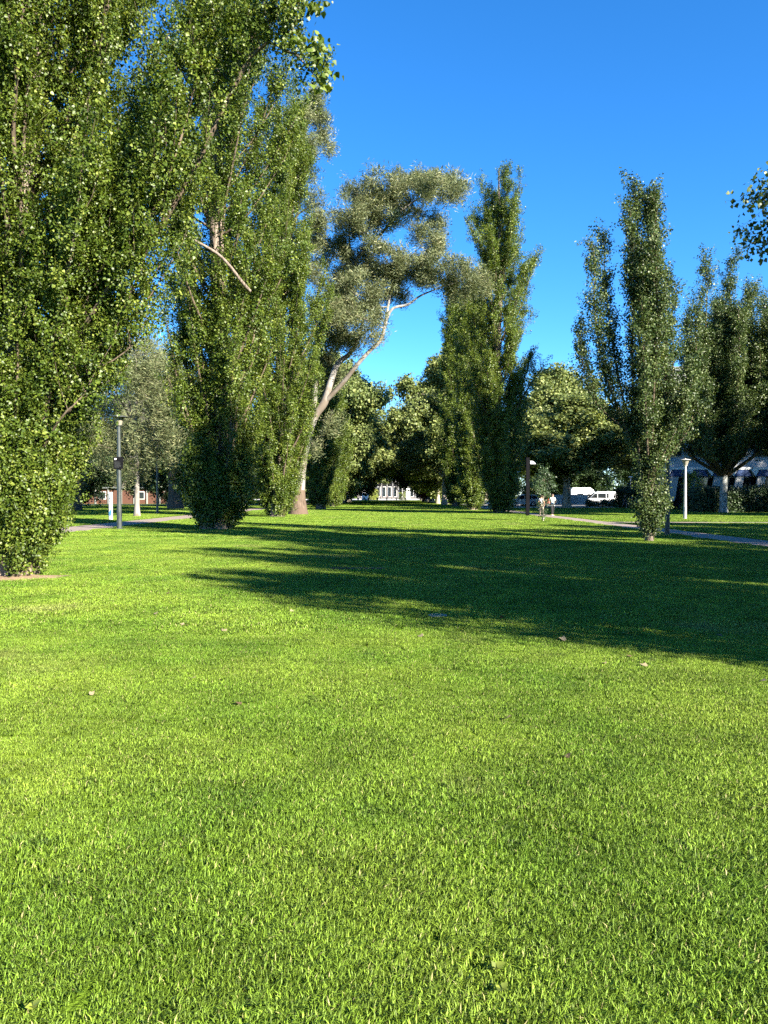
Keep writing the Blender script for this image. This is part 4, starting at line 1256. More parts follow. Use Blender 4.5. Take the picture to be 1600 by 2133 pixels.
# ---- bare soil under the near poplar
rs = np.random.default_rng(4)
mb = MB(); ring0 = []; n = 40
prf = [(1.0, -.012), (.8, .010), (.55, .028), (.2, .05)]
jit = 1 + .16 * np.sin(np.arange(n) * 2 * math.pi / n * 3 + 1) + rs.normal(size=n) * .05
rings = [[(SOIL[0][1] * 1.12 * jit[j] * k * math.cos(2 * math.pi * j / n), SOIL[0][1] * .95 * jit[j] * k * math.sin(2 * math.pi * j / n), z + rs.normal() * .004) for j in range(n)] for k, z in prf]
o = mb.loft(rings).build('bare_soil', M['soil'], None, True, tuple(SOIL[0][0] + np.array((.1, -.1, 0)))); tag(o, kind='structure')

# ---- people
def skin_mesh(name, verts, edges, radii, mat, parent, sub=1):
    me = bpy.data.meshes.new(name)
    me.from_pydata([tuple(v) for v in verts], edges, [])
    o = link(name, me, parent)
    md = o.modifiers.new('skin', 'SKIN'); md.use_smooth_shade = True
    for i, r in enumerate(radii):
        r = r if isinstance(r, tuple) else (r, r)
        me.skin_vertices[0].data[i].radius = r
        me.skin_vertices[0].data[i].use_root = (i == 0)
    ss = o.modifiers.new('sub', 'SUBSURF'); ss.levels = sub; ss.render_levels = sub
    me.materials.append(mat)
    return o


def person(label, loc, rz, hgt, top_mat, leg_mat, step=.18, arm_bend=False, hair=True, sleeve='short', group='people on the paths', simple=False):
    k = hgt / 1.75
    J = {}
    J['pel'] = (0, 0, .95); J['sp'] = (0, .01, 1.18); J['ch'] = (0, 0, 1.38); J['nk'] = (0, 0, 1.52); J['hb'] = (0, -.015, 1.585); J['hm'] = (0, -.02, 1.655); J['ht'] = (0, -.005, 1.725)
    for s, nm in ((-1, 'l'), (1, 'r')):
        f = step * s
        J['sh' + nm] = (.175 * s, 0, 1.42)
        J['hp' + nm] = (.085 * s, 0, .90); J['kn' + nm] = (.095 * s, -f * .75 - .03, .50); J['an' + nm] = (.095 * s, -f + (.06 if f < 0 else 0), .09); J['to' + nm] = (.105 * s, -f - .14, .035)
        if arm_bend and s > 0:
            J['el' + nm] = (.25 * s, .02, 1.15); J['wr' + nm] = (.20 * s, -.20, 1.10); J['hd' + nm] = (.17 * s, -.27, 1.11)
            fd = np.array((-.35, -.9, .1))
        else:
            J['el' + nm] = (.245 * s, .03 + f * .35, 1.15); J['wr' + nm] = (.255 * s, -.05 + f * .8, .93); J['hd' + nm] = (.25 * s, -.07 + f * .85, .865)
            fd = np.array((-.05 * s, -.15, -1.0))
        J['fd' + nm] = fd
    names = ['pel', 'sp', 'ch', 'nk', 'hb', 'hm', 'ht'] + [a + b for b in 'lr' for a in ('sh', 'el', 'wr', 'hd', 'hp', 'kn', 'an', 'to')]
    rad = {'pel': (.15, .11), 'sp': (.135, .10), 'ch': (.16, .11), 'nk': .052, 'hb': (.066, .075), 'hm': (.078, .098), 'ht': (.055, .07), 'sh': .06, 'el': .042, 'wr': (.03, .024), 'hd': (.042, .018), 'hp': .085, 'kn': .056, 'an': .04, 'to': (.045, .028)}
    idx = {n_: i for i, n_ in enumerate(names)}
    E = [('pel', 'sp'), ('sp', 'ch'), ('ch', 'nk'), ('nk', 'hb'), ('hb', 'hm'), ('hm', 'ht')]
    for b in 'lr':
        E += [('ch', 'sh' + b), ('sh' + b, 'el' + b), ('el' + b, 'wr' + b), ('wr' + b, 'hd' + b), ('pel', 'hp' + b), ('hp' + b, 'kn' + b), ('kn' + b, 'an' + b), ('an' + b, 'to' + b)]
    V = [np.array(J[n_]) * k for n_ in names]
    Ed = [(idx[a], idx[b]) for a, b in E]
    def rr(n_):
        r = rad[n_ if n_ in rad else n_[:2]]
        return tuple(x * k for x in r) if isinstance(r, tuple) else (r * k, r * k)
    Rd = [rr(n_) for n_ in names]
    if not simple:
        for b, s in (('l', -1), ('r', 1)):
            fd = J['fd' + b]; fd = fd / np.linalg.norm(fd)
            side = np.cross(fd, (s, 0, 0)) if abs(fd[2]) > .6 else np.array((0, 0, 1.0))
            side = side / np.linalg.norm(side)
            for i, (o_, L) in enumerate(((-.033, .070), (-.012, .082), (.010, .078), (.031, .062))):
                p0 = np.array(J['hd' + b]) + side * o_ + fd * .03
                p1 = p0 + fd * L * .55 + np.array((-s * .006, 0, 0)); p2 = p1 + fd * L * .45 + np.array((-s * .018, 0, 0))
                a0 = len(V); V += [p0 * k, p1 * k, p2 * k]; Rd += [(.010, .010), (.009, .009), (.007, .007)]
                Ed += [(idx['hd' + b], a0), (a0, a0 + 1), (a0 + 1, a0 + 2)]
            p0 = np.array(J['wr' + b]) * .4 + np.array(J['hd' + b]) * .6 - side * .04; p1 = p0 - side * .025 + fd * .04
            a0 = len(V); V += [p0 * k, p1 * k]; Rd += [(.011, .011), (.009, .009)]; Ed += [(idx['hd' + b], a0), (a0, a0 + 1)]
    body = skin_mesh('person', V, Ed, Rd, M['skin'], None, 1)
    body.location = loc; body.rotation_euler = (0, 0, rz)
    tag(body, label, 'person', group)
    def garment(nm, seq, edges, grow, mat):
        i2 = {n_: i for i, n_ in enumerate(seq)}
        vv = [np.array(J[n_]) * k for n_ in seq]
        rd = []
        for n_ in seq:
            r = rr(n_); g = grow.get(n_[:2], .018)
            rd.append((r[0] + g, r[1] + g))
        return skin_mesh(nm, vv, [(i2[a], i2[b]) for a, b in edges], rd, mat, body, 1)
    J['nk2'] = (0, 0, 1.465); rad['nk2'] = (.085, .07)
    J['hem'] = (0, 0, .86); rad['hem'] = (.155, .115)
    for b, s in (('l', -1), ('r', 1)):
        J['cu' + b] = tuple(np.array(J['sh' + b]) * .25 + np.array(J['el' + b]) * .75); rad['cu'] = .05
    garment('shirt', ['pel', 'sp', 'ch', 'nk2', 'shl', 'cul', 'shr', 'cur', 'hem'], [('pel', 'sp'), ('sp', 'ch'), ('ch', 'nk2'), ('ch', 'shl'), ('shl', 'cul'), ('ch', 'shr'), ('shr', 'cur'), ('pel', 'hem')], {'pe': .02, 'he': .015, 'nk': .004}, top_mat)
    for b in 'lr':
        a_ = np.array(J['an' + b]); J['tr' + b] = (a_[0], a_[1], a_[2] + .03); rad['tr'] = .055
    garment('trousers', ['pel', 'hpl', 'knl', 'trl', 'hpr', 'knr', 'trr'], [('pel', 'hpl'), ('hpl', 'knl'), ('knl', 'trl'), ('pel', 'hpr'), ('hpr', 'knr'), ('knr', 'trr')], {'pe': .012, 'hp': .018, 'kn': .026, 'tr': .016}, leg_mat)
    for b in 'lr':
        a, c = np.array(J['an' + b]), np.array(J['to' + b])
        rings = []
        for s_, w, h0, h1 in ((-.35, .03, .0, .07), (-.15, .042, -.0, .10), (.35, .048, 0, .085), (.85, .05, 0, .06), (1.15, .03, .005, .04)):
            q = a + (c - a) * s_; z0 = 0 if a[2] < .2 else a[2] - .09
            rings.append([(q[0] - w, q[1], z0 + h0), (q[0] + w, q[1], z0 + h0), (q[0] + w * .85, q[1], z0 + h1), (q[0] - w * .85, q[1], z0 + h1)])
        MB().loft([[tuple(np.array(p) * k) for p in r] for r in rings]).build('shoe', M['shoe'], body, True)
    if hair:
        mb = MB(); hc = np.array((0, .012, 1.675)); nn = 14; rg_ = []
        for i in range(7):
            ph = math.pi / 2 * (1 - i / 6 * 1.25)
            ring = []
            for j in range(nn):
                a = 2 * math.pi * j / nn
                zz = math.sin(ph) * .098
                front = max(0, -math.sin(a)) * (.5 if ph < .6 else 0)
                ring.append(tuple((hc + np.array((math.cos(a) * math.cos(ph) * .088, math.sin(a) * math.cos(ph) * .105 * (1 - front * .25), max(zz, front * .05)))) * k))
            rg_.append(ring)
        mb.loft(rg_).build('hair', M['hair'], body, True)
    for s in (-1, 1):
        MB().lathe([(.001, -.006), (.008, -.003), (.009, .001), (.001, .006)], 8, tuple(np.array((.032 * s, -.107, 1.662)) * k)).build('eye', M['hair'], body, True)
        MB().lathe([(.004, -.03), (.014, -.01), (.016, .012), (.006, .03)], 8, tuple(np.array((.082 * s, -.01, 1.655)) * k)).build('ear', M['skin'], body, True)
    MB().loft([[tuple(np.array(p) * k) for p in r] for r in ([(-.007, -.105, 1.675), (.007, -.105, 1.675), (0, -.112, 1.678)], [(-.017, -.105, 1.628), (.017, -.105, 1.628), (0, -.138, 1.632)])]).build('nose', M['skin'], body, True)
    MB().box(-.022 * k, .022 * k, -.112 * k, -.10 * k, 1.600 * k, 1.608 * k).build('mouth', M['car_red'], body)
    return body


w1, w2 = gp(1128, 1074.5), gp(1151, 1074.5)
person('walker in a black and white patterned top and beige trousers behind the sapling', tuple(w1), R(-6), 1.68, M['pattern'], M['beige_cloth'], .15)
pz = person('walker in a pale teal t-shirt and black trousers beside the blue fence', tuple(w2), R(4), 1.76, M['tee'], M['black_cloth'], -.17, arm_bend=True)
b = MB(); b.box(-.10, .10, -.05, .05, -.07, .07, .02)
o = b.build('black_bag', M['black_cloth'], None); o.location = (w2[0] + .15, w2[1] - .34, 1.17); tag(o, 'small black bag held in the arm of the teal-shirted walker', 'bag')
w3 = np.array((31.0, 99.0, 0))
person('person in dark clothes walking beside the low hedge', tuple(w3), R(80), 1.74, M['black_cloth'], M['car_dark'], .24)
for i, (x, y, c, lb) in enumerate(((-1.3, 309, 'black_cloth', 'leftmost tiny figure on the bright plaza at the end of the avenue'), (1.3, 312, 'car_dark', 'middle tiny figure on the bright plaza at the end of the avenue'), (3.1, 308, 'beige_cloth', 'rightmost tiny figure on the bright plaza at the end of the avenue'))):
    person(lb, (x, y, .03), R(30 * i), 1.75, M[c], M['black_cloth'], .1, group='people on the plaza', simple=True)

# ---- vehicles (nose towards -x)
def wheel(t, x, y, r, w=.2):
    s = 1 if y > 0 else -1
    o = MB().lathe([(r * .62, y - w / 2), (r * .93, y - w / 2), (r, y - w / 2 + .03), (r, y + w / 2 - .03), (r * .93, y + w / 2), (r * .62, y + w / 2)], 20, (x, 0, r), 'y').build('wheel', M['tyre'], t, True)
    MB().lathe([(r * .12, y + s * (w / 2 - .01)), (r * .60, y + s * (w / 2 - .05)), (r * .63, y + s * (w / 2 + .006)), (r * .05, y + s * (w / 2 + .004))], 14, (x, 0, r), 'y').build('rim', M['rim'], o, True)


def shell(profile, w, mat, name, t, inset=.10):
    """side profile (x,z) given thickness w with rounded shoulders; upper part leans in"""
    zs = [p[1] for p in profile]; z0, z1 = min(zs), max(zs); cx = sum(p[0] for p in profile) / len(profile)
    belt = z0 + (z1 - z0) * .52
    rings = []
    for f, sh in ((-1, .93), (-.96, .985), (-.85, 1), (.85, 1), (.96, .985), (1, .93)):
        ring = []
        for x, z in profile:
            y = f * w / 2 * (1 - max(0, (z - belt) / (z1 - belt)) * inset)
            ring.append((cx + (x - cx) * sh, y, z0 + (z - z0) * (1 if sh == 1 else .99)))
        rings.append(ring)
    return MB().loft(rings).build(name, mat, t, True)


def side_pane(t, pts, w, zr, inset=.10, name='window'):
    z0, z1 = zr; belt = z0 + (z1 - z0) * .52
    for s in (-1, 1):
        a = [(x, s * (w / 2 * (1 - max(0, (z - belt) / (z1 - belt)) * inset) + .004), z) for x, z in pts]
        b_ = [(x, y - s * .02, z) for x, y, z in a]
        MB().loft([b_, a]).build(name, M['dark_glass'], t)


def vehicle(kind, label, loc, rz, mat):
    t = empty({'van': 'van', 'car': 'parked_car', 'suv': 'parked_car'}[kind], tuple(loc), rz)
    tag(t, label, 'van' if kind == 'van' else 'car', 'vehicles in the car park')
    if kind == 'van':
        L, w, H = 4.9, 1.86, 2.25
        pr = [(-2.45, .35), (-2.48, .75), (-2.38, 1.02), (-1.95, 1.18), (-1.15, 2.02), (-.85, 2.18), (0, 2.25), (2.2, 2.22), (2.4, 2.1), (2.45, 1.2), (2.45, .35)]
        win = [[(-1.85, 1.22), (-1.15, 1.93), (-.78, 1.95), (-.78, 1.22)], [(-.68, 1.22), (-.68, 1.95), (.55, 1.95), (.55, 1.22)], [(.65, 1.22), (.65, 1.95), (.98, 1.95), (.98, 1.22)]]
        wx, r, zr = (-1.55, 1.5), .34, (.35, 2.25)
    elif kind == 'suv':
        L, w, H = 4.6, 1.85, 1.78
        pr = [(-2.3, .35), (-2.33, .8), (-2.2, 1.0), (-1.1, 1.1), (-.45, 1.68), (.2, 1.78), (1.5, 1.76), (2.1, 1.62), (2.28, 1.1), (2.3, .35)]
        win = [[(-.98, 1.13), (-.40, 1.62), (.10, 1.66), (.10, 1.13)], [(.18, 1.13), (.18, 1.67), (1.15, 1.66), (1.15, 1.13)], [(1.25, 1.13), (1.25, 1.65), (1.9, 1.55), (2.0, 1.13)]]
        wx, r, zr = (-1.4, 1.4), .36, (.35, 1.78)
    else:
        L, w, H = 4.4, 1.76, 1.45
        pr = [(-2.2, .30), (-2.22, .62), (-2.1, .78), (-1.05, .92), (-.35, 1.40), (.3, 1.45), (.95, 1.38), (1.55, 1.0), (2.1, .92), (2.2, .7), (2.2, .30)]
        win = [[(-.92, .94), (-.32, 1.34), (.20, 1.38), (.20, .94)], [(.28, .94), (.28, 1.38), (.90, 1.31), (1.35, .97)]]
        wx, r, zr = (-1.35, 1.35), .31, (.30, 1.45)
    shell(pr, w, mat, 'body', t)
    for q in win: side_pane(t, q, w, zr)
    # windscreen and rear window
    a, b_ = (pr[3], pr[4]); yy = w / 2 * .80
    p = [(a[0] + (b_[0] - a[0]) * s, z) for s, z in ((.10, a[1] + (b_[1] - a[1]) * .10), (.92, a[1] + (b_[1] - a[1]) * .92))]
    n_ = np.array((-(b_[1] - a[1]), (b_[0] - a[0]))); n_ = n_ / np.linalg.norm(n_) * .015
    MB().loft([[(p[0][0], -yy, p[0][1]), (p[0][0], yy, p[0][1]), (p[1][0], yy * .9, p[1][1]), (p[1][0], -yy * .9, p[1][1])], [(p[0][0] + n_[0], -yy, p[0][1] + n_[1]), (p[0][0] + n_[0], yy, p[0][1] + n_[1]), (p[1][0] + n_[0], yy * .9, p[1][1] + n_[1]), (p[1][0] + n_[0], -yy * .9, p[1][1] + n_[1])]]).build('windscreen', M['dark_glass'], t)
    for x in wx:
        for s in (-1, 1):
            MB().lathe([(r * 1.14, s * (w / 2 - .30)), (r * 1.14, s * (w / 2 + .003))], 20, (x, 0, r), 'y').build('wheel_arch', M['tyre'], t, True)
            wheel(t, x, s * (w / 2 - .085), r)
    for s in (-1, 1):
        MB().box(-L / 2 - .035, -L / 2 + .10, s * (w / 2 - .28) - .16, s * (w / 2 - .28) + .16, zr[0] + .40, zr[0] + .55, .02).build('headlight', M['light_clear'], t)
        MB().box(L / 2 - .10, L / 2 + .012, s * (w / 2 - .16) - .07, s * (w / 2 - .16) + .07, zr[0] + .50, zr[0] + .80, .02).build('tail_light', M['light_red'], t)
        MB().box(-L * .17 - .1, -L * .17 + .06, s * (w / 2 + .09) - .09, s * (w / 2 + .09) + .09, zr[0] + (zr[1] - zr[0]) * .58, zr[0] + (zr[1] - zr[0]) * .58 + .14, .03).build('mirror', M['tyre'], t)
    MB().box(-L / 2 - .06, -L / 2 + .15, -w * .44, w * .44, zr[0] - .05, zr[0] + .16, .04).build('bumper', M['tyre'], t)
    MB().box(L / 2 - .15, L / 2 + .05, -w * .44, w * .44, zr[0] - .05, zr[0] + .16, .04).build('bumper', M['tyre'], t)
    for x in (win[0][-1][0] + .05, win[1][-1][0] + .05):
        MB().box(x - .004, x + .004, -w / 2 - .002, w / 2 + .002, zr[0] + .2, zr[0] + (zr[1] - zr[0]) * .45).build('door_gap', M['tyre'], t)
    return t


def gx(px, d): return (px - 800) / 1600 * d


vehicle('van', 'white van with dark side windows behind the low hedge', (gx(1252, 119), 119, .02), R(-2), M['car_white'])
vehicle('suv', 'silver car half hidden behind the black lamp post', (gx(1088, 114), 114, .02), R(3), M['car_silver'])
vehicle('car', 'dark red car beyond the patterned-top walker', (gx(1116, 124), 124, .02), R(-4), M['car_red'])
vehicle('car', 'dark car parked right of the yellow sign', (gx(1322, 121), 121, .02), R(2), M['car_dark'])
vehicle('car', 'silver car parked behind the young poplar', (gx(1376, 120), 120, .02), R(-3), M['car_silver'])
vehicle('car', 'white car parked at the far left end of the car park', (gx(1040, 122), 122, .02), R(0), M['car_white'])

# caravan
t = empty('caravan', (gx(1212, 131), 131, .02), R(1)); tag(t, 'white caravan with a slanted front behind the blue fence', 'caravan', 'vehicles in the car park')
pr = [(-2.1, .5), (-2.12, 2.55), (-1.9, 2.95), (1.2, 2.98), (1.75, 2.5), (2.15, 1.7), (2.1, .8), (1.8, .5)]
shell(pr, 2.2, M['car_white'], 'body', t, inset=.02)
side_pane(t, [(-1.1, 1.45), (-1.1, 1.95), (.0, 1.95), (.0, 1.45)], 2.2, (.5, 2.98), .02)
side_pane(t, [(.45, 2.38), (.45, 2.62), (1.15, 2.62), (1.15, 2.38)], 2.2, (.5, 2.98), .02)
side_pane(t, [(.6, 1.45), (.6, 1.9), (1.2, 1.9), (1.2, 1.45)], 2.2, (.5, 2.98), .02)
MB().box(-2.0, 1.9, -1.115, 1.115, 1.05, 1.12, .005).build('trim_strip', M['galv'], t)
MB().tube([(2.0, 0, .5), (3.1, 0, .48)], [.05, .04], 8).build('drawbar', M['iron'], t)
for s in (-1, 1): wheel(t, -.15, s * .95, .33)

# blue screen fence: two panels on feet
t = empty('screen_fence', (gx(1188, 109), 109, .14)); tag(t, 'blue-grey temporary screen fence of two panels in front of the caravan', 'fence')
MB().box(-2.50, -.03, -.02, .02, .18, 1.60, .008).build('panel', M['screen'], t)
MB().box(.03, 2.50, -.02, .02, .18, 1.60, .008).build('panel', M['screen'], t)
for x in (-2.53, 0, 2.53): MB().tube([(x, 0, 0), (x, 0, 1.66)], [.025, .025], 8).build('post', M['galv'], t)
for x in (-2.53, 0, 2.53): MB().box(x - .12, x + .12, -.35, .35, -.02, .10, .02).build('foot', M['concrete'], t)
for z in (.17, 1.61):
    MB().tube([(-2.53, 0, z), (2.53, 0, z)], [.02, .02], 8).build('rail', M['galv'], t)

# yellow signs
def yellow_sign(label, loc, H):
    t = empty('road_sign', tuple(loc)); tag(t, label, 'sign', 'yellow road signs')
    MB().tube([(0, 0, 0), (0, 0, H)], [.035, .035], 8).build('post', M['galv'], t)
    for z in (H - .32, H - .95):
        MB().lathe([(.31, -.065), (.33, -.06), (.33, -.05), (.31, -.045)], 8, (0, 0, z), 'y').build('plate', M['yellow'], t)
    return t


yellow_sign('yellow double-plate road sign between van and palm-like shrub', (gx(1289, 111), 111, 0), 3.15)
yellow_sign('yellow double-plate road sign seen through the young poplar', (gx(1380, 104), 104, 0), 2.9)

# hedges and shrubs
def hedge(name, label, loc, lx, ly, h, n, seed, sset='dark', scale=.8, cat='hedge', rz=0.0):
    rng = np.random.default_rng(seed)
    t = empty(name, tuple(loc), rz); tag(t, label, cat)
    tb = Tubes()
    for i in range(max(4, int(lx * 2))):
        x = rng.uniform(-lx / 2, lx / 2) * .95; y = rng.uniform(-ly / 2, ly / 2) * .6
        tb.add(np.array([(x, y, -.05), (x + rng.normal() * .08, y + rng.normal() * .05, h * .5), (x + rng.normal() * .2, y + rng.normal() * .1, h * .9)]), [.02, .014, .005], 4)
    o = link('stems', tb.mesh('stems', M['twig']), t); o['kind'] = 'stuff'
    u = rng.uniform(-1, 1, (n, 3))
    ax = rng.integers(0, 3, n); far_ = rng.random(n) < .8
    for a_ in range(3):
        m_ = (ax == a_) & far_
        u[m_, a_] = np.sign(u[m_, a_]) * rng.uniform(.8, 1.02, m_.sum())
    P_ = np.column_stack([u[:, 0] * lx / 2, u[:, 1] * ly / 2, h * .5 + u[:, 2] * h * .48])
    P_[:, 2] += rng.normal(size=n) * .05 * h + .06 * h * np.sin(P_[:, 0] * 1.7 + seed)
    P_[:, 2] = np.maximum(P_[:, 2], .06)
    ng_, nv_, mt_ = SP[sset]
    scatter_obj('foliage', ng_, nv_, P_, u + rng.normal(size=(n, 3)) * .5 + (0, 0, .6), scale * rng.uniform(.7, 1.3, n), rng, mt_, t)
    return t


hedge('hedge', 'low clipped dark hedge in front of the white van', (gx(1262, 106), 106, 0), 5.0, 1.0, .72, 420, 1, scale=.7)
hedge('hedge', 'tall dark hedge along the foot of the blue and white building', (40.5, 75.5, 0), 20, 2.0, 2.0, 3000, 2, scale=.95)
hedge('shrub', 'yellow-green shrub lit beside the right building hedge', (gx(1443, 77), 77, 0), 1.4, 1.2, 3.6, 260, 3, 'yellow', 1.0, 'shrub')
hedge('shrub', 'bright yellow-green round shrub right of the white gate pillar', (gx(773, 282), 282, 0), 3.4, 3, 3.4, 160, 4, 'yellow', 2.2, 'shrub')
hedge('shrub', 'low yellow-green shrub below the bright round one at the gate', (gx(771, 276), 276, 0), 4.5, 2, 1.5, 120, 5, 'yellow', 1.8, 'shrub')
hedge('shrub', 'low yellow-green shrub at the right gate pillar', (gx(842, 280), 280, 0), 3, 2, 2.4, 120, 6, 'yellow', 1.8, 'shrub')
hedge('shrub', 'dark spiky shrub beside the person in dark clothes', (gx(1310, 103), 103, 0), 2.4, 1.6, 2.3, 260, 7, 'dark', 1.2, 'shrub')
hedge('shrub', 'pale sunlit shrub between the black lamp post and the red car', (gx(1112, 117), 117, 0), 2.4, 2, 2.6, 240, 8, 'plane', 1.0, 'shrub')

# sapling in front of the walkers, the shade on it put into dark leaves
SA = gp(1132, 1086)
ks = SA[1] / 1600
rgs = np.random.default_rng(9)
cl = []
for x, y, r_ in ((1128, 1000, 13), (1140, 1012, 12), (1124, 1022, 12), (1138, 1034, 10), (1130, 985, 11), (1145, 995, 9), (1133, 1050, 8), (1120, 1008, 9), (1134, 1072, 6)):
    c = at(x, y, SA[1] + rgs.normal() * .2) - SA
    cl.append((c[0], c[1], c[2], r_ * ks, r_ * ks, r_ * ks * 1.2))
tr = [np.array([np.append(at(x, y, SA[1]) - SA, r_) for x, y, r_ in ((1132, 1086, .035), (1131, 1050, .03), (1134, 1015, .022), (1132, 980, .008))])]
clump_tree('sapling', 'thin dark sapling on the lawn in front of the two walkers', SA, tr, cl, 150, 91, 'dark', 'plane_bark', scale=.5)

# ---- building on the right: white fins, blue fascia, zigzag band
t = empty('building', (47, 88, 0)); tag(t, 'white building with slanted fins and dark blue fascia behind the hedge', 'building')
X0, X1 = -14.5, 22.0
MB().box(X0, X1, 1.2, 7, -.1, 16.0).build('wall', M['panel_white'], t)
MB().box(X0 - .4, X1 + .4, .7, 7.4, 16.0, 16.5, .05).build('roof', M['galv'], t)
MB().box(X0, X1, 1.12, 1.19, .0, 3.70).build('dark_glazing', M['dark_glass'], t)
x = X0
i = 0
while x < X1 - 2.4:
    MB().loft([[(x, .25, 1.0), (x + .9, .25, 1.0), (x + .9, .5, 1.0), (x, .5, 1.0)], [(x + .45, .25, 3.80), (x + 1.35, .25, 3.80), (x + 1.35, .5, 3.80), (x + .45, .5, 3.80)]]).build('fin', M['panel_white'], t)
    MB().prism([(x + .3, 3.85), (x + 2.2, 3.85), (x + 1.8, 4.55), (x + .7, 4.55)], .2, 1.15).build('fascia_panel', M['blue_panel'], t)
    MB().prism([(x + .2, 3.85), (x - .3, 4.55), (x - .2, 4.9), (x + 2.4, 4.9), (x + 2.3, 4.62), (x + .6, 4.62)], .25, 1.1).build('zigzag_panel', M['white'], t)
    for z in (6.2, 9.4, 12.6):
        f_ = MB().box(x + .3, x + 2.0, 1.10, 1.195, z, z + 1.8, .01).build('window', M['galv'], t)
        MB().box(x + .38, x + 1.92, 1.085, 1.098, z + .08, z + 1.72).build('pane', M['dark_glass'], f_)
    x += 2.5

# ---- low brick building on the left with white posts
t = empty('brick_building', (-52, 149, 0)); tag(t, 'low red brick building with white posts across the left road', 'building')
MB().box(-14, 22, .25, 8, 0, 3.0).build('wall', M['brick'], t)
MB().box(-14.4, 22.4, -.3, 8.3, 3.0, 3.25, .03).build('roof', M['galv'], t)
for i in range(15):
    x = -14 + i * 2.5
    MB().box(x - .13, x + .13, 0, .23, 0, 2.98, .01).build('post', M['concrete'], t)
    if i < 14 and i % 3 == 1:
        f_ = MB().box(x + .5, x + 2.0, .20, .248, .9, 2.4, .01).build('window', M['white'], t)
        MB().box(x + .6, x + 1.9, .185, .198, 1.0, 2.3).build('pane', M['dark_glass'], f_)
    elif i < 14 and i % 6 == 0:
        MB().box(x + .2, x + 2.3, .215, .247, .0, 2.8, .01).build('wall_panel', M['brick'], t)
t = empty('office_block', (-50, 176, 0)); tag(t, 'tall grey-brown office block glimpsed between the left trees', 'building')
MB().box(-12, 14, .3, 14, 0, 24).build('wall', M['grey_wall'], t)
MB().box(-12.4, 14.4, -.1, 14.4, 24, 24.5, .05).build('roof', M['galv'], t)
for fl in range(6):
    for i in range(8):
        x = -11.2 + i * 3.2; z = 1.2 + fl * 3.8
        f_ = MB().box(x, x + 2.2, .22, .298, z, z + 1.8, .01).build('window', M['galv'], t)
        MB().box(x + .08, x + 2.12, .205, .218, z + .08, z + 1.72).build('pane', M['dark_glass'], f_)

# ---- end of the avenue: gate pillars, bollards, pavilion
def pillar(label, x, y, w, h):
    t = empty('gate_pillar', (x, y, .03)); tag(t, label, 'pillar', 'gate pillars at the plaza')
    MB().box(-w / 2 - .12, w / 2 + .12, -.7, .7, 0, .35, .03).build('plinth', M['stone'], t)
    MB().box(-w / 2, w / 2, -.58, .58, .35, h, .02).build('shaft', M['white'], t)
    MB().box(-w / 2 - .08, w / 2 + .08, -.66, .66, h, h + .16, .03).build('cap', M['stone'], t)
pillar('broad white gate pillar left of the bright plaza', gx(761, 275), 275, 2.2, 5.0)
pillar('narrow white gate pillar right of the bright plaza', gx(850, 276), 276, 1.4, 4.4)
for px, lb in ((746, 'leftmost'), (768, 'second from left'), (786, 'third from left'), (806, 'fourth from left, on the avenue axis'), (826, 'fifth from left'), (845, 'rightmost')):
    t = empty('ball_bollard', (gx(px, 270), 270, .03)); tag(t, 'dark ball bollard at the plaza edge, ' + lb, 'bollard', 'ball bollards at the plaza edge')
    MB().lathe([(.22, -.02), (.22, .10), (.16, .13), (.16, .18)], 12).build('collar', M['iron'], t, True)
    MB().lathe([(.01, .14)] + [(.38 * math.sin(a), .52 - .38 * math.cos(a)) for a in np.linspace(.35, 2.8, 9)] + [(.01, .90)], 14).build('ball', M['iron'], t, True)
t = empty('pavilion', (2.5, 330, .03)); tag(t, 'pale colonnaded pavilion on the plaza closing the avenue', 'building')
MB().box(-14, 14, 2.4, 12, 0, 8.2).build('wall', M['grey_wall'], t)
MB().box(-14.6, 14.6, -.4, 12.6, 7.4, 8.6, .06).build('roof', M['stone'], t)
for i in range(3): MB().box(-14 - i * .4, 14 + i * .4, -1.2 - i * .5, 2.35, .0 - i * .01, .54 - i * .18).build('step', M['stone'], t)
for i in range(12):
    x = -13.2 + i * 2.4
    MB().lathe([(.36, .54), (.36, .75), (.28, .80), (.25, 7.0), (.36, 7.2), (.36, 7.4)], 10, (x, .2, 0)).build('column', M['stone'], t, True)
    f_ = MB().box(x + .5, x + 1.9, 2.32, 2.395, 1.0, 5.4, .01).build('window', M['white'], t)
    MB().box(x + .62, x + 1.78, 2.30, 2.318, 1.15, 5.25).build('pane', M['dark_glass'], f_)

# ---- small things on the lawn
rgl = np.random.default_rng(12)
lv = np.array([(0, 0, 0), (-.035, .02, .006), (-.045, .045, .014), (-.02, .06, .004), (0, .10, .012), (.022, .062, .006), (.045, .04, .018), (.033, .015, .004)])
lme = {}
for mk in ('dry_leaf', 'dry_leaf_pale'):
    lme[mk] = np_mesh('fallen_leaf', lv, [np.array([[0, 4, 3, 2], [0, 6, 5, 4]]), np.array([[0, 2, 1], [0, 7, 6]])], M[mk])
spots = [(620, 1211), (632, 1213), (381, 1199), (297, 1156), (196, 1185), (136, 1203), (490, 1470), (1052, 1506), (881, 1330), (1505, 1330), (1350, 1394), (1582, 1425), (1310, 1373), (323, 1284), (187, 1455), (798, 1140), (528, 1232), (612, 1276), (690, 1270), (384, 1306), (236, 1299), (1040, 1292), (1180, 1338), (1264, 1388), (560, 1185), (160, 1240), (85, 1228), (350, 1240), (1205, 1150), (972, 1120), (730, 1215), (470, 1320), (398, 1420), (1180, 1580)]
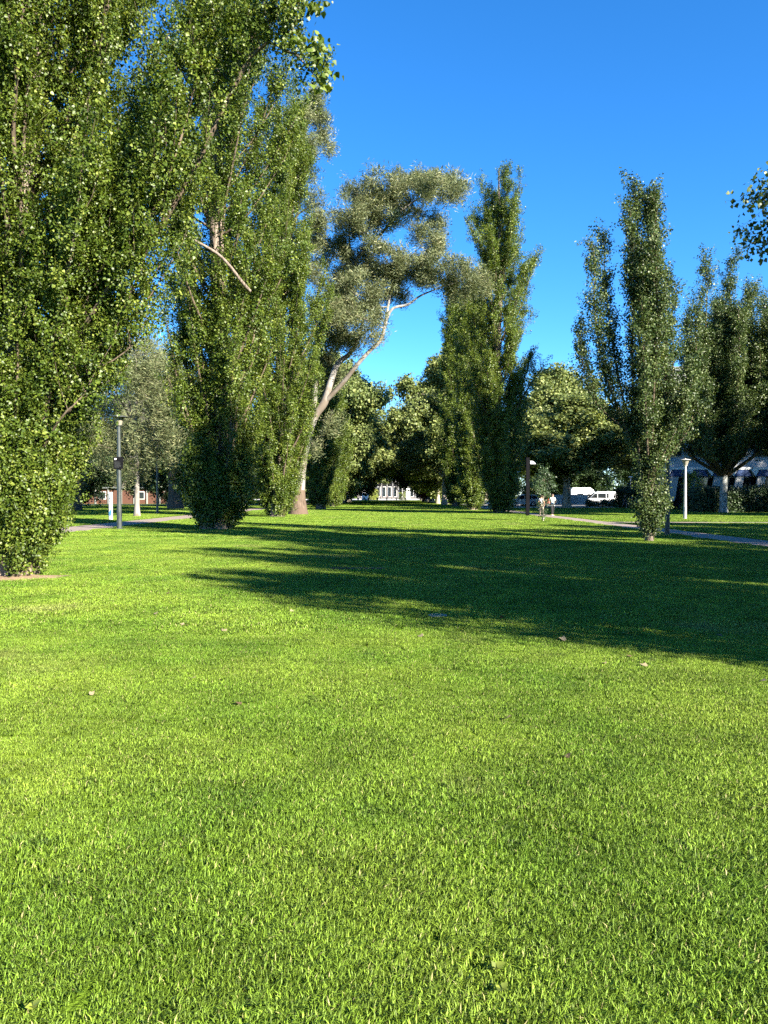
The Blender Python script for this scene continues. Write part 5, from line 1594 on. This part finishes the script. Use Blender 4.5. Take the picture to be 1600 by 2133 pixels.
marks = [('soil under the near poplar', gp(22, 1203)), ('round valve cover', gp(912, 1284)), ('base of the second poplar', gp(450, 1103)), ('young poplar on the right', gp(1352, 1128)), ('drain grate', gp(746, 1186)), ('left tip of the shadow', gp(430, 1200)), ('bottom right corner', gp(1600, 2133)), ('bottom left corner', gp(0, 2133)), ('bottom centre weed', gp(1046, 2084))]
spots = [gp(*q) for q in spots]
near = [min(range(len(marks)), key=lambda k: np.linalg.norm(marks[k][1] - p)) for p in spots]
for i, p in enumerate(spots):
    mk = 'dry_leaf_pale' if i % 3 else 'dry_leaf'
    o = link('fallen_leaf', lme[mk])
    o.location = (p[0], p[1], .030)
    o.rotation_euler = (R(rgl.normal() * 18), R(rgl.normal() * 18), rgl.uniform(0, 6.28))
    s = rgl.uniform(.5, .85) * (1 + p[1] * .01); o.scale = (s, s, s)
    k = near[i]
    rank = sorted((np.linalg.norm(spots[j] - marks[k][1]), j) for j in range(len(spots)) if near[j] == k).index((np.linalg.norm(p - marks[k][1]), i))
    w_ = ['nearest', 'second nearest', 'third nearest', 'fourth nearest', 'fifth nearest', 'sixth nearest', 'seventh nearest', 'eighth nearest', 'ninth nearest', 'tenth nearest', 'eleventh nearest', 'twelfth nearest', 'thirteenth nearest', 'fourteenth nearest', 'fifteenth nearest', 'sixteenth nearest', 'seventeenth nearest', 'eighteenth nearest', 'nineteenth nearest', 'twentieth nearest', 'twenty-first nearest', 'twenty-second nearest'][rank]
    tag(o, 'dry %s leaf on the lawn, %s to the %s' % ('tan' if i % 3 else 'brown', w_, marks[k][0]), 'leaf', 'fallen leaves on the lawn')
D1 = gp(912, 1284)
t = empty('valve_cover', tuple(D1)); tag(t, 'small pale round valve cover sunk in the shaded lawn', 'cover')
MB().lathe([(.13, -.03), (.13, .020), (.10, .022), (.10, .014)], 18).build('ring', M['concrete'], t, True)
MB().lathe([(.096, -.02), (.096, .016), (.02, .018)], 18).build('lid', M['concrete'], t, True)
D2 = gp(746, 1186)  # narrow dark strip built from a frame and bars
t = empty('drain_grate', tuple(D2)); tag(t, 'narrow dark drain grate set in the shaded lawn', 'drain')
MB().box(-.62, .62, -.10, -.08, -.02, .035).build('frame', M['iron'], t)
MB().box(-.62, .62, .08, .10, -.02, .035).build('frame', M['iron'], t)
for i in range(24):
    MB().box(-.60 + i * .05, -.58 + i * .05, -.078, .078, -.01, .03).build('bar', M['iron'], t)
wl = leaf_verts(.055, .05, 'quad')
wme = np_mesh('leaf', *(lambda a: (a[0], [np.array(a[1])]))(leaf_verts(.06, .055, 'delta')), M['yellow_leaf'], tint=np.full(6, .5))
for (px, py, lb) in ((68, 2122, 'small broad-leaved weed in the grass at the lower left corner'), (1046, 2084, 'small broad-leaved weed in the grass at the bottom centre'), (1035, 2040, 'tiny broad-leaved weed in the grass above the bottom centre one')):
    p = gp(px, py); t = empty('weed', (p[0], p[1], .0)); tag(t, lb, 'weed', 'broad-leaved weeds')
    MB().tube([(0, 0, 0), (0, 0, .035)], [.003, .002], 5).build('stem', M['yellow_leaf'], t)
    for i in range(5):
        o = link('leaf', wme, t); o.location = (0, 0, .034 + .002 * i); o.rotation_euler = (R(18 + rgl.normal() * 10), R(rgl.normal() * 12), i * 1.26 + rgl.normal() * .3)
        s = rgl.uniform(.35, .6); o.scale = (s, s, s)
